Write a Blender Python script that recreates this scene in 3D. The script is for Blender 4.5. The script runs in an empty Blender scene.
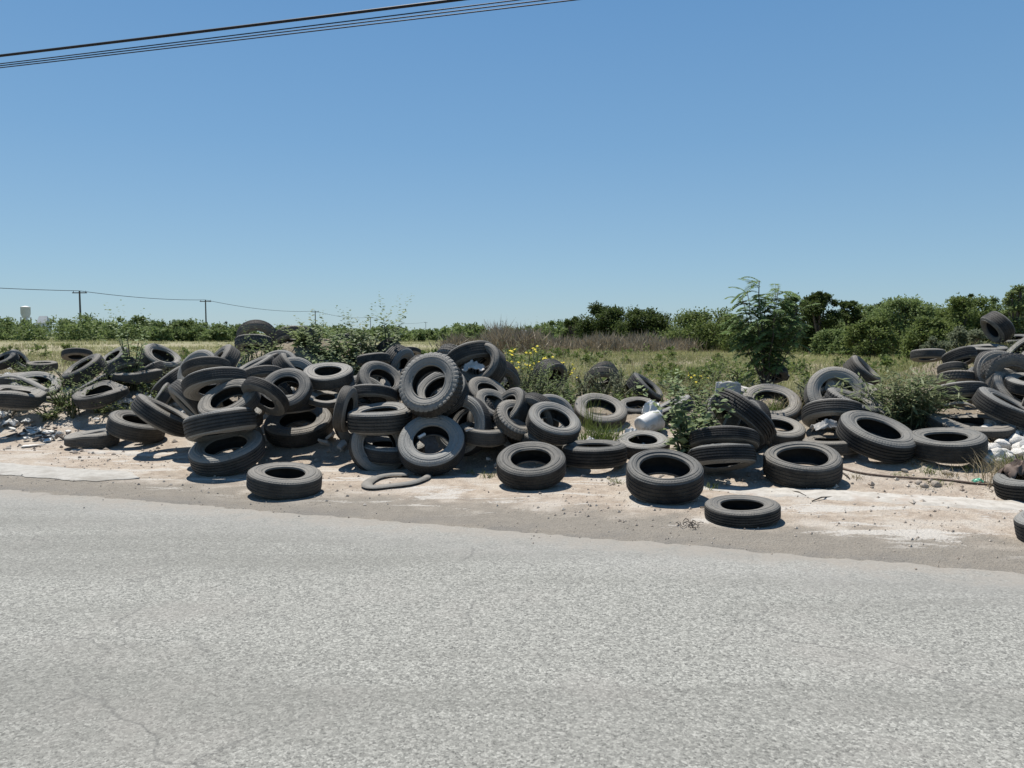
import bpy, math, random
from mathutils import Vector, Matrix, noise
R_ = math.radians
scene = bpy.context.scene
col = scene.collection
random.seed(7)

# ------------------------------------------------------------------ camera numbers (also used to read the photo)
F = 768.0; CAMZ = 1.5; HOR = 333.0
PITCH = math.atan((384 - HOR) / F)
CP, SP = math.cos(PITCH), math.sin(PITCH)
CAM = Vector((0, 0, CAMZ))
FW = Vector((0, CP, -SP)); UP = Vector((0, SP, CP)); RT = Vector((1, 0, 0))
def ray(u, v): return FW + RT * ((u - 512) / F) + UP * ((384 - v) / F)
def at(u, v, d): return CAM + ray(u, v) * d

# ------------------------------------------------------------------ ground heights
ES, EN, EY = .3040, .9527, 5.77          # road edge: s = distance beyond it
def s_of(x, y): return ES * x + EN * (y - EY)
def t_of(x, y): return EN * x - ES * (y - EY)
def xy(s, t): return (ES * s + EN * t, EY + EN * s - ES * t)
def sm(a, b, x):
    x = min(1, max(0, (x - a) / (b - a))); return x * x * (3 - 2 * x)
MOUNDS = [(-3.7, 11.9, .8, 1.5, 1.0), (-2.1, 11.7, .6, 1.2, 1.0), (-2.9, 9.5, .4, 1.3, .75), (-1.5, 9.0, .25, .9, .6), (-.3, 9.6, .32, .9, .9),
          (8.2, 13.0, .8, 1.7, 1.3), (6.4, 11.2, .3, 1.4, 1.2), (3.5, 10.2, .1, 1.0, .8), (.9, 12.2, .06, 1.2, .8),
          (-8.3, 10.9, .2, 1.9, .8), (-7.7, 12.7, .46, 2.3, 1.5), (4.6, 10.8, .12, .9, .8), (7.2, 9.2, .1, 1.2, .8)]
def H(x, y, fine=True):
    s = s_of(x, y)
    if s < -.05: return -.06
    z = -.03 + .03 * sm(.1, 1.9, s) + .03 * sm(2.35, 2.8, s) + .42 * sm(2.5, 5.4, s)
    if s > 2:
        for mx, my, h, rx, ry in MOUNDS:
            q = ((x - mx) / rx) ** 2 + ((y - my) / ry) ** 2
            if q < 8: z += h * math.exp(-q) * sm(1.9, 4.0, s)
    a = .006 + .035 * sm(2.0, 4.5, s)
    far = 1 - sm(60, 140, y)
    z += a * noise.noise((x * 1.1, y * 1.1, 3.1)) * 1.3 * far + .12 * sm(9, 16, s) * noise.noise((x * .16, y * .16, 1.7)) * far
    if fine and s < 30:
        z += a * .55 * noise.noise((x * 3.7, y * 3.7, 8.2)) + a * .3 * noise.noise((x * 10.3, y * 10.3, 5.5))
    return z
def ground(u, v):
    r = ray(u, v); d = 3.0
    while d < 400:
        p = CAM + r * d
        if p.z <= H(p.x, p.y):
            lo, hi = d / 1.01 - .02, d
            for _ in range(14):
                m = (lo + hi) / 2; p = CAM + r * m
                if p.z <= H(p.x, p.y): hi = m
                else: lo = m
            return CAM + r * hi
        d = d * 1.01 + .02
    return CAM + r * d
def on(u, d):
    "the ground point in column u at distance d"
    x = (u - 512) / F * d; return Vector((x, d, H(x, d)))

# ------------------------------------------------------------------ where each tyre lies
def tyre_frame(u, v, a, q, phi, wr, d):
    w = ray(u, v).normalized()
    r = (RT - w * w.dot(RT)).normalized(); up = r.cross(w)
    sn = math.sqrt(max(0, 1 - q * q)); ph = R_(phi)
    n = (-w) * q + (r * math.cos(ph) + up * math.sin(ph)) * sn
    R = a * d / F; W = wr * R
    face = at(u, v, d)
    return face - n * (W / 2), n.normalized(), R, W
def low_z(c, n, R, W):
    h = math.sqrt(max(0, 1 - n.z ** 2)); return c.z - R * h * .97 - abs(n.z) * W / 2
def ground_gap(c, n, R, W):
    # lowest rim points against the ground under them
    ax = Vector((0, 0, 1)) - n * n.z
    t1 = ax.normalized() if ax.length > 1e-4 else Vector((1, 0, 0)); t2 = n.cross(t1)
    g = 9
    for k in range(24):
        an = k * math.pi / 12
        for sg in (-1, 1):
            p = c + (t1 * math.cos(an) + t2 * math.sin(an)) * R * .96 + n * (sg * W / 2 * .9)
            g = min(g, p.z - H(p.x, p.y, False))
    return g

FILL_LABEL = ["tyre half hidden in the shade deep inside the big pile", "tyre half hidden among others inside the right hand heaps", "tyre half hidden among others on the left bank"]
FILL = [  # tyres added inside the heaps, mainly so the open holes look dark
    (-3.128, 8.62, 0.524, -0.04, -0.15, 0.988, 0.303, 0.181, 'worn', 0.1),
    (-2.58, 9.014, 0.668, -0.04, -0.065, 0.997, 0.263, 0.163, 'rib', 0.14),
    (-1.813, 9.467, 0.744, 0.421, -0.564, 0.71, 0.273, 0.172, 'worn', 0.1),
    (-0.799, 8.695, 0.817, -0.302, -0.599, 0.742, 0.323, 0.187, 'rib', 0.24),
    (-0.449, 8.86, 0.419, -0.405, -0.728, 0.553, 0.301, 0.16, 'worn', 0.24),
    (-0.316, 9.752, 1.034, -0.378, -0.873, 0.309, 0.255, 0.144, 'worn', 0.05),
    (-0.386, 9.186, 0.607, 0.407, -0.642, 0.65, 0.246, 0.155, 'worn', 0.05),
    (-0.319, 8.931, 0.476, 0.284, -0.87, 0.404, 0.21, 0.115, 'worn', 0.21),
    (-0.065, 9.042, 0.503, -0.38, -0.652, -0.657, 0.195, 0.102, 'worn', 0.19),
    (0.05, 8.774, 0.212, 0.39, -0.379, 0.839, 0.266, 0.166, 'worn', 0.17),
    (0.341, 8.465, 0.309, 0.252, -0.216, 0.943, 0.255, 0.149, 'rib', 0.26),
    (0.588, 12.946, 0.809, 0.421, -0.836, -0.352, 0.267, 0.138, 'worn', 0.23),
    (1.49, 12.678, 0.778, 0.27, -0.808, -0.523, 0.276, 0.144, 'worn', 0.2),
    (4.029, 11.66, 0.898, -0.426, 0.186, -0.885, 0.193, 0.11, 'worn', 0.27),
    (4.105, 9.775, 0.65, -0.116, -0.572, 0.812, 0.317, 0.164, 'rib', 0.08),
    (-5.962, 12.751, 0.925, 0.77, -0.394, 0.502, 0.291, 0.151, 'worn', 0.2),
    (-1.859, 11.446, 1.241, 0.61, -0.596, -0.523, 0.176, 0.095, 'rib', 0.18),
    (-2.442, 10.898, 0.756, 0.179, -0.656, 0.733, 0.197, 0.1, 'rib', 0.15),
    (-0.518, 9.779, 1.192, -0.295, 0.321, 0.9, 0.322, 0.219, 'worn', 0.29),
    (-0.977, 10.446, 0.781, 0.143, -0.91, 0.388, 0.335, 0.218, 'lug', 0.3),
    (-1.255, 10.549, 0.88, -0.832, 0.516, 0.204, 0.325, 0.211, 'worn', 0.27),
    (-3.209, 9.112, 0.314, 0.881, -0.12, 0.457, 0.323, 0.185, 'worn', 0.45),
    (-3.037, 10.188, 0.503, 0.269, 0.041, 0.962, 0.335, 0.212, 'worn', 0.36),
    (-4.514, 10.989, 0.826, -0.864, 0.191, 0.466, 0.313, 0.197, 'worn', 0.25),
    (-4.163, 10.773, 0.855, 0.441, -0.524, 0.729, 0.315, 0.17, 'lug', 0.31),
    (-3.047, 9.594, 0.737, 0.039, 0.754, 0.655, 0.293, 0.15, 'lug', 0.2),
    (-1.487, 8.49, 0.241, 0.366, -0.894, 0.259, 0.321, 0.214, 'rib', 0.38),
    (-2.067, 10.059, 0.65, -0.82, -0.317, 0.477, 0.345, 0.216, 'worn', 0.41),
    (-1.072, 9.828, 0.667, 0.804, -0.557, 0.208, 0.304, 0.164, 'lug', 0.1),
    (-3.969, 10.401, 1.043, -0.647, -0.43, 0.629, 0.333, 0.224, 'worn', 0.26),
    (-1.858, 9.306, 0.4, -0.532, 0.809, 0.249, 0.298, 0.165, 'rib', 0.22),
    (-3.22, 9.05, 0.701, 0.104, 0.669, 0.736, 0.321, 0.181, 'rib', 0.27),
    (-3.012, 10.381, 0.832, 0.168, 0.829, 0.533, 0.345, 0.175, 'rib', 0.18),
    (-3.928, 9.655, 1.005, -0.292, -0.855, 0.429, 0.293, 0.17, 'worn', 0.25),
    (-2.355, 10.304, 0.664, -0.809, 0.235, 0.539, 0.323, 0.186, 'worn', 0.44),
    (-0.796, 9.508, 0.842, 0.226, -0.516, 0.826, 0.346, 0.215, 'worn', 0.27),
    (-2.153, 10.559, 0.619, -0.47, -0.627, 0.621, 0.299, 0.162, 'lug', 0.45),
    (-0.348, 10.693, 0.588, 0.211, -0.307, 0.928, 0.292, 0.151, 'lug', 0.36),
    (-0.867, 9.387, 0.592, 0.28, -0.625, 0.728, 0.325, 0.195, 'worn', 0.43),
    (-3.202, 10.465, 0.98, -0.116, -0.764, 0.635, 0.317, 0.208, 'worn', 0.16),
    (-1.201, 9.421, 0.922, -0.613, -0.171, 0.771, 0.308, 0.192, 'worn', 0.2),
    (-3.438, 10.618, 1.035, -0.494, -0.002, 0.869, 0.311, 0.16, 'worn', 0.08),
    (-0.349, 10.829, 0.819, -0.278, -0.862, 0.425, 0.335, 0.181, 'worn', 0.11),
    (-1.084, 9.598, 0.648, -0.502, -0.353, 0.79, 0.295, 0.184, 'worn', 0.34),
    (-1.641, 10.929, 0.998, -0.863, 0.405, 0.302, 0.332, 0.225, 'worn', 0.05),
    (-1.484, 10.404, 0.822, -0.096, -0.373, 0.923, 0.321, 0.165, 'worn', 0.37),
    (-0.859, 10.117, 0.895, -0.026, -0.97, 0.242, 0.302, 0.2, 'rib', 0.27),
    (-0.971, 10.561, 1.075, -0.053, 0.201, 0.978, 0.307, 0.182, 'worn', 0.12),
    (-0.215, 10.318, 0.846, -0.101, 0.827, 0.553, 0.326, 0.218, 'worn', 0.29),
    (-0.785, 10.845, 1.079, 0.495, 0.586, 0.642, 0.311, 0.175, 'lug', 0.29),
    (-0.538, 10.38, 0.627, 0.584, -0.449, 0.676, 0.302, 0.198, 'lug', 0.34),
    (-2.766, 9.776, 0.901, 0.108, -0.934, 0.341, 0.3, 0.164, 'worn', 0.32),
    (2.516, 8.923, 0.5, 0.39, -0.751, 0.533, 0.329, 0.182, 'lug', 0.39),
    (2.664, 9.144, 0.513, -0.246, 0.675, 0.695, 0.295, 0.152, 'worn', 0.14),
    (2.721, 8.742, 0.446, 0.519, 0.113, 0.847, 0.295, 0.2, 'lug', 0.22),
    (2.475, 8.583, 0.519, -0.867, 0.299, 0.398, 0.308, 0.157, 'worn', 0.39),
    (2.617, 8.854, 0.285, -0.081, -0.583, 0.808, 0.294, 0.192, 'rib', 0.42),
    (2.774, 9.048, 0.359, 0.057, -0.179, 0.982, 0.315, 0.177, 'rib', 0.38),
    (6.695, 10.663, 0.928, 0.544, -0.819, 0.183, 0.343, 0.23, 'worn', 0.26),
    (6.315, 9.367, 0.59, 0.001, 0.011, 1.0, 0.311, 0.208, 'rib', 0.19),
    (6.704, 10.226, 0.812, 0.687, -0.184, 0.703, 0.318, 0.192, 'worn', 0.43),
    (6.823, 10.018, 0.917, -0.773, 0.581, 0.256, 0.326, 0.215, 'rib', 0.24),
    (6.299, 10.209, 0.799, 0.247, -0.652, 0.717, 0.294, 0.192, 'rib', 0.34),
    (6.503, 10.024, 0.757, -0.188, -0.752, 0.632, 0.326, 0.185, 'worn', 0.27),
    (6.162, 9.429, 0.952, 0.492, 0.844, 0.215, 0.3, 0.165, 'lug', 0.1),
    (6.295, 9.764, 0.963, 0.336, 0.585, 0.738, 0.295, 0.198, 'lug', 0.05),
    (6.272, 9.217, 0.872, -0.005, -0.215, 0.977, 0.313, 0.17, 'worn', 0.33),
    (6.165, 8.957, 0.676, -0.573, 0.781, 0.249, 0.296, 0.166, 'worn', 0.34),
    (6.53, 10.124, 0.823, 0.317, -0.149, 0.937, 0.305, 0.174, 'worn', 0.16),
    (6.432, 9.454, 0.76, 0.168, -0.028, 0.985, 0.303, 0.186, 'rib', 0.24),
    (7.062, 10.7, 0.953, -0.189, 0.424, 0.886, 0.324, 0.171, 'worn', 0.18),
    (6.425, 9.549, 0.918, -0.683, -0.247, 0.687, 0.323, 0.169, 'worn', 0.44),
    (6.273, 9.882, 0.982, -0.131, -0.927, 0.351, 0.3, 0.151, 'worn', 0.24),
    (-0.033, 8.797, 0.601, -0.68, -0.414, 0.605, 0.296, 0.192, 'worn', 0.16),
    (0.25, 8.766, 0.519, 0.515, 0.818, 0.256, 0.299, 0.196, 'worn', 0.21),
    (0.459, 9.244, 0.48, 0.245, -0.842, 0.481, 0.296, 0.185, 'rib', 0.25),
    (0.121, 8.763, 0.479, 0.423, -0.279, 0.862, 0.291, 0.186, 'rib', 0.17),
    (-0.068, 9.078, 0.294, 0.154, -0.275, 0.949, 0.309, 0.205, 'worn', 0.25),
    (4.331, 9.965, 0.62, -0.253, -0.154, 0.955, 0.303, 0.19, 'worn', 0.17),
    (2.806, 8.944, 0.427, -0.926, -0.349, 0.142, 0.291, 0.163, 'rib', 0.13),
    (4.297, 9.608, 0.661, -0.484, -0.3, 0.822, 0.302, 0.158, 'rib', 0.22),
    (4.012, 9.054, 0.656, 0.296, -0.261, 0.919, 0.31, 0.193, 'lug', 0.36),
    (4.113, 9.082, 0.566, -0.075, -0.581, 0.81, 0.301, 0.197, 'worn', 0.15),
    (4.408, 10.303, 0.624, 0.11, -0.189, 0.976, 0.347, 0.176, 'worn', 0.27),
    (-6.151, 12.177, 0.871, -0.584, 0.43, 0.688, 0.306, 0.167, 'worn', 0.37),
    (-6.517, 11.893, 0.666, -0.477, -0.192, 0.858, 0.297, 0.168, 'lug', 0.24),
    (-5.074, 11.093, 0.535, -0.776, -0.291, 0.56, 0.291, 0.177, 'worn', 0.19),
    (-5.84, 12.309, 0.839, -0.581, -0.008, 0.814, 0.291, 0.164, 'worn', 0.11),
    (-7.465, 12.026, 0.663, 0.314, -0.394, 0.864, 0.349, 0.175, 'worn', 0.11),
    (-5.016, 11.342, 0.743, -0.724, 0.019, 0.689, 0.331, 0.211, 'rib', 0.29)
]

# face ellipse of every tyre: u, v, semi-major px, minor/major, lean direction, width/radius, distance, kind, dust, label
TYRES = [
    (225.5, 442.5, 36, 0.42, 105, 0.58, 8.352, 'rib', 0.25, "black tyre tipped left at the pile's front corner, another lying across its back half"),
    (223, 435.5, 35, 0.1, -78, 0.66, 8.3, 'rib', 0.05, "ribbed black tyre lying across the back of the tipped tyre at the pile's front corner"),
    (285.5, 470.5, 36, 0.3, 88, 0.56, 7.296, 'worn', 0.2, "small flat tyre alone by the road in front of the big pile's left half"),
    (297.5, 417, 33, 0.5, 100, 0.58, 9.548, 'worn', 0.45, 'propped tyre with a broad pale sidewall, behind the small lone flat tyre'),
    (431, 438, 34.5, 0.76, 97, 0.62, 8.162, 'worn', 0.18, 'upright leaning tyre facing the road with a white stick inside, above the curved rubber strip'),
    (391, 442, 34, 0.2, 88, 0.48, 8.695, 'worn', 0.15, 'tyre lying flat, half hidden behind the leaning tyre with the white stick inside'),
    (379, 408, 33, 0.17, 95, 0.68, 8.619, 'rib', 0.2, "ribbed tyre lying on the flat half hidden tyre in the big pile's middle"),
    (531, 456, 35, 0.5, 91, 0.62, 7.551, 'worn', 0.25, "thick lone tyre with sand in its hole, in front of the pile's middle"),
    (594, 443.5, 33.5, 0.14, 90, 0.62, 8.407, 'rib', 0.15, 'bulging tyre with almost no hole showing, lying below the tall green grass tuft'),
    (643, 438, 27, 0.34, 88, 0.55, 8.87, 'worn', 0.3, 'tyre lying flat with its right side behind the broad leaved weed'),
    (665, 464, 39, 0.45, 87, 0.72, 6.975, 'wide', 0.12, 'largest front tyre with a broad clean hole, lying on the dirt right of the middle'),
    (742, 502.5, 36.5, 0.27, 88, 0.48, 6.257, 'rib', 0.2, 'thin tyre lying nearest to the road, on the pale concrete edge'),
    (802.5, 453.5, 37.5, 0.38, 87, 0.66, 7.644, 'wide', 0.15, 'wide low profile tyre lying by the pale kerb, right of the stacked pair'),
    (880, 426, 38, 0.36, 70, 0.6, 8.326, 'rib', 0.2, 'large tyre tipped down to the right, its oval hole below the narrow leaved bush'),
    (946, 434, 35.5, 0.25, 88, 0.62, 8.153, 'worn', 0.2, 'flat tyre with weeds along its foot, between the large tipped tyre and white rubble'),
    (1035, 472, 37, 0.3, 95, 0.6, 6.923, 'rib', 0.1, 'black tyre at the right edge with a dry grass clump standing in it'),
    (1062, 513, 42, 0.3, 92, 0.6, 5.569, 'worn', 0.15, 'sliver of a tyre on the roadside at the lower right edge of the photo'),
    (723, 467, 34, 0.16, -85, 0.56, 7.712, 'rib', 0.08, 'lower tyre of the stacked pair beside the broad leaved weed'),
    (724, 448, 34, 0.24, -90, 0.46, 7.858, 'rib', 0.12, 'upper tyre of the stacked pair, its dark side sagging over the lower one'),
    (226, 395.5, 31, 0.48, 117, 0.52, 8.408, 'worn', 0.5, 'tyre tipped steeply left with a pale sidewall, above the ribbed tyre lying across another'),
    (217, 391, 31.5, 0.32, -80, 0.5, 8.889, 'worn', 0.15, "black arched tyre leaning over the steep pale sidewall on the pile's left"),
    (207, 374, 23, 0.34, -85, 0.5, 9.39, 'worn', 0.3, 'grey arched tyre at the upper left of the pile behind the larger black arch'),
    (184, 407, 25, 0.12, 222, 0.64, 9.318, 'worn', 0.35, 'tyre standing tread out between a long tilted tread and the steep pale sidewall'),
    (168, 408, 31, 0.12, 60, 0.6, 9.57, 'rib', 0.2, "tilted tyre showing its long dark tread, leaning on the pile's leftmost open tyre"),
    (139, 418, 27.5, 0.28, 78, 0.66, 10.207, 'worn', 0.22, "open tyre lying slightly tilted at the pile's left tip, beside the crushed one"),
    (91, 430, 23, 0.16, 95, 0.75, 10.084, 'crush', 0.4, 'crushed dusty tyre, first on the left of the pile by the broken tile scraps'),
    (285, 386, 25, 0.78, 112, 0.5, 8.84, 'worn', 0.4, 'leaning tyre with smooth pale rim, behind the propped tyre with the broad pale sidewall'),
    (262, 401, 25, 0.38, 235, 0.5, 8.408, 'worn', 0.3, 'tyre slanting down to the right beside the steep pale sidewall, dark side leftward'),
    (264, 383, 22, 0.4, -85, 0.5, 9.421, 'worn', 0.25, 'grey arched tyre tucked behind the leaning one with a smooth pale rim'),
    (252, 363, 21, 0.12, 118, 0.72, 9.99, 'rib', 0.35, 'tyre showing a broad grey tread, below the weedy tyre on the back heap'),
    (296, 365, 18, 0.16, 42, 0.9, 9.933, 'rib', 0.4, "tyre with deep tread ribs standing on edge below the back heap's two arches"),
    (257, 340, 19.5, 0.8, -92, 0.5, 12.151, 'worn', 0.3, 'standing tyre atop the back heap with greenery showing through its hole'),
    (296, 344, 20.5, 0.42, -88, 0.6, 12.142, 'worn', 0.4, 'half sunk arched tyre atop the back heap, right of the standing one'),
    (254, 349, 18, 0.3, -90, 0.62, 11.635, 'lug', 0.2, 'weed covered tyre under the standing tyre on the back heap'),
    (328, 369, 25, 0.35, 93, 0.56, 9.368, 'worn', 0.5, 'flat tyre with pale sidewall to the sky, on the pile below the tall weeds'),
    (383, 378, 24, 0.72, 62, 0.6, 9.354, 'worn', 0.4, 'tyre with a wide dusty rim leaning behind the big blocky tyre'),
    (372, 402, 25, 0.28, -92, 0.5, 9.142, 'worn', 0.15, 'sagging black carcass arched over the ribbed tyre in the middle of the pile'),
    (351, 410, 23, 0.3, -12, 0.5, 8.704, 'worn', 0.35, 'tyre standing on edge like a grey curved flap, left of the sagging black carcass'),
    (325, 394, 21, 0.2, 84, 0.6, 9.118, 'crush', 0.55, 'crumpled grey tyre squashed under the flat tyre with the pale sidewall'),
    (427.5, 380.5, 33, 0.84, 128, 0.62, 8.324, 'lug', 0.4, 'big tyre with blocky sidewall lugs, leaning high on the middle of the pile'),
    (458, 424, 31, 0.84, 165, 0.58, 8.552, 'worn', 0.05, 'dark tyre standing behind the leaning one with the white stick, its right rim curving down'),
    (478, 361.5, 23, 0.74, 140, 0.9, 9.499, 'worn', 0.4, "tyre with rubbish in its hole and long tread on the pile's right shoulder"),
    (489, 390, 21.5, 0.6, 60, 0.5, 9.141, 'worn', 0.6, 'dusty brown tyre, upper of two leaning rims on the right slope of the pile'),
    (495, 402, 20.5, 0.6, 55, 0.5, 8.843, 'worn', 0.6, 'dusty tyre, lower of two leaning rims on the right slope of the pile'),
    (479, 414, 17, 0.55, 200, 0.56, 8.939, 'lug', 0.3, 'small lugged tread edge poking out beside the dark standing tyre'),
    (483, 426, 24, 0.18, 85, 0.7, 8.55, 'worn', 0.4, 'grey tyre lying low beside the foot of the dark standing tyre'),
    (520, 415, 24.5, 0.62, 60, 0.56, 8.574, 'lug', 0.65, 'dusty tyre with square sidewall blocks, left of the tyre tilted to the right'),
    (555.5, 416.5, 27.5, 0.56, 72, 0.62, 8.38, 'rib', 0.35, 'tyre tilted to the right with a thin pale bead ring, behind the thick lone tyre'),
    (554.5, 380, 18, 0.72, -35, 0.85, 12.622, 'worn', 0.1, 'black tyre standing in weeds with a wholly dark hole, mid photo'),
    (602, 384, 18, 0.55, -85, 0.56, 12.426, 'worn', 0.3, 'tyre wrapped in white flowering weeds behind the grass tuft'),
    (601, 406, 26.5, 0.55, 80, 0.5, 9.895, 'rib', 0.35, 'leaning tyre with tall green grass growing in front of its hole'),
    (650, 384, 20, 0.18, 48, 0.8, 11.788, 'rib', 0.2, 'dark tyre leaning tread up at the edge of the grassy field, above the white bucket'),
    (637, 403, 19, 0.4, 90, 0.56, 10.557, 'worn', 0.25, 'flat lying tyre half behind the white bucket'),
    (668, 404, 24, 0.14, 116, 0.62, 9.883, 'rib', 0.25, 'striped tread of a tyre leaning up to the right behind the broad leaved weed'),
    (735, 425, 34, 0.3, 230, 0.62, 8.405, 'rib', 0.2, 'big tyre leaning over to the left with its ribbed tread up, above the stacked pair'),
    (780, 424, 25, 0.42, 78, 0.5, 8.937, 'worn', 0.45, 'low lying tyre with a pale rim behind the wide low profile tyre'),
    (772, 399, 29, 0.6, 80, 0.5, 9.726, 'worn', 0.75, 'old dusty tyre overgrown with dry grass under the young tree'),
    (774, 378, 14, 0.5, -80, 0.6, 11.476, 'worn', 0.2, 'dark tyre in the shade at the foot of the young tree'),
    (838, 391, 30, 0.84, 62, 0.62, 9.47, 'worn', 0.35, 'standing tyre with a round hole showing rubbish, left of the narrow leaved bush'),
    (834, 423, 30, 0.34, -88, 0.56, 8.991, 'rib', 0.25, 'ribbed arched tyre leaning in front of the standing round one'),
    (832, 438, 28, 0.15, 90, 0.5, 8.54, 'worn', 0.6, 'pale worn tyre lying under the ribbed arch'),
    (868, 367, 18, 0.14, 45, 0.95, 10.698, 'rib', 0.4, 'tyre perched tread out over the standing round one, beside the narrow leaved bush'),
    (1021, 388, 28, 0.5, 45, 0.62, 9.323, 'rib', 0.5, 'large grey tyre at the right edge showing its tread and part of its hole'),
    (1012, 401, 31, 0.12, 60, 0.62, 8.76, 'rib', 0.2, 'dark tyre sloping down to the right edge above the white rubble'),
    (959, 402, 27, 0.24, -80, 0.56, 9.357, 'worn', 0.35, 'broad arched tyre above the collapsed one on the right heap'),
    (972, 418, 36, 0.24, 83, 0.42, 8.759, 'flat', 0.5, 'collapsed tyre with a wide slack opening, on top of the white rubble'),
    (962, 363, 15.5, 0.3, -70, 0.8, 11.109, 'rib', 0.25, 'dark tyre with tread lines halfway up the right heap'),
    (990, 331, 16, 0.42, 215, 0.95, 12.646, 'worn', 0.05, 'black tyre at the very top of the right heap tilted to the left'),
    (985, 346, 20, 0.12, 90, 0.5, 12.451, 'worn', 0.15, 'dark flat tyre just under the topmost black one on the right heap'),
    (1020, 347, 24, 0.3, 130, 0.7, 11.817, 'worn', 0.45, 'big grey tyre at the upper right edge on the heap'),
    (1014, 337, 16, 0.2, 95, 0.6, 13.275, 'worn', 0.1, 'dark tyre lying behind the topmost black one on the right heap'),
    (953, 374, 14, 0.4, -85, 0.6, 10.898, 'worn', 0.2, 'small dark arched tyre beside the leaf litter on the right heap'),
    (928, 360, 16, 0.16, -88, 0.6, 11.906, 'worn', 0.6, 'pale half buried tyre at the left foot of the right heap'),
    (958, 384, 19, 0.2, -88, 0.56, 10.152, 'lug', 0.6, 'dusty tyre with tread blocks behind the broad arch on the right heap'),
    (80, 364, 21, 0.2, 124, 0.7, 12.3, 'worn', 0.35, 'tyre leaning up to the right alone among weeds near the leafy plant on the left'),
    (164, 354, 19, 0.5, 64, 0.8, 12.634, 'rib', 0.35, 'tyre tilted right at the field edge, beside the left leafy plant'),
    (22, 359, 13, 0.42, 40, 0.7, 13.698, 'worn', 0.35, 'small tyre standing on edge at the far left with its hole to the right'),
    (2, 357, 13, 0.3, 120, 0.7, 13.393, 'worn', 0.25, 'tyre cut by the left edge of the photo at the field edge'),
    (12, 388, 31, 0.13, 88, 0.62, 11.045, 'flat', 0.3, 'collapsed tyre lying at the left edge above the bent rubber strip'),
    (98, 388, 26, 0.25, 105, 0.55, 11.317, 'flat', 0.45, 'slack crushed tyre with a dark opening on the left dirt bank'),
    (77, 358, 14, 0.3, -90, 0.5, 13.819, 'worn', 0.4, 'half buried arch behind the tyre leaning up to the right on the left'),
    (112, 355, 15, 0.32, 128, 0.5, 13.585, 'worn', 0.35, 'tyre propped behind the leafy plant on the left'),
    (137, 369, 22, 0.1, 95, 0.6, 11.979, 'flat', 0.5, 'flattened carcass among the weeds below the leafy plant on the left'),
    (42, 362, 14, 0.12, 92, 0.6, 13.699, 'worn', 0.55, 'grey half sunk tyre between the two groups at the far left'),
    (17, 374, 23, 0.12, 86, 0.55, 12.178, 'flat', 0.5, 'slack flat tyre behind the collapsed one at the left edge'),
    (345, 346, 15, 0.3, -90, 0.6, 12.103, 'worn', 0.35, 'tyre hidden behind the tall weeds in the middle of the back heap'),
    (391, 354, 14, 0.5, -45, 0.8, 11.355, 'worn', 0.05, 'very dark tyre at the right end of the tall weeds'),
    (410, 355, 11, 0.35, -90, 0.5, 12.92, 'worn', 0.25, 'small thin arch at the field edge above the big blocky tyre'),
    (374, 365, 17, 0.14, -86, 0.6, 10.407, 'worn', 0.4, 'grey tread edge behind the tyre with the wide dusty rim'),
    (340, 374, 16, 0.5, 70, 0.6, 10.787, 'worn', 0.4, 'tyre in the shade of the tall weeds behind the flat one with the pale sidewall'),
    (274, 372, 20, 0.25, 95, 0.6, 9.933, 'worn', 0.3, 'flat tyre deep in the pile behind the two grey arches'),
]
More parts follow.
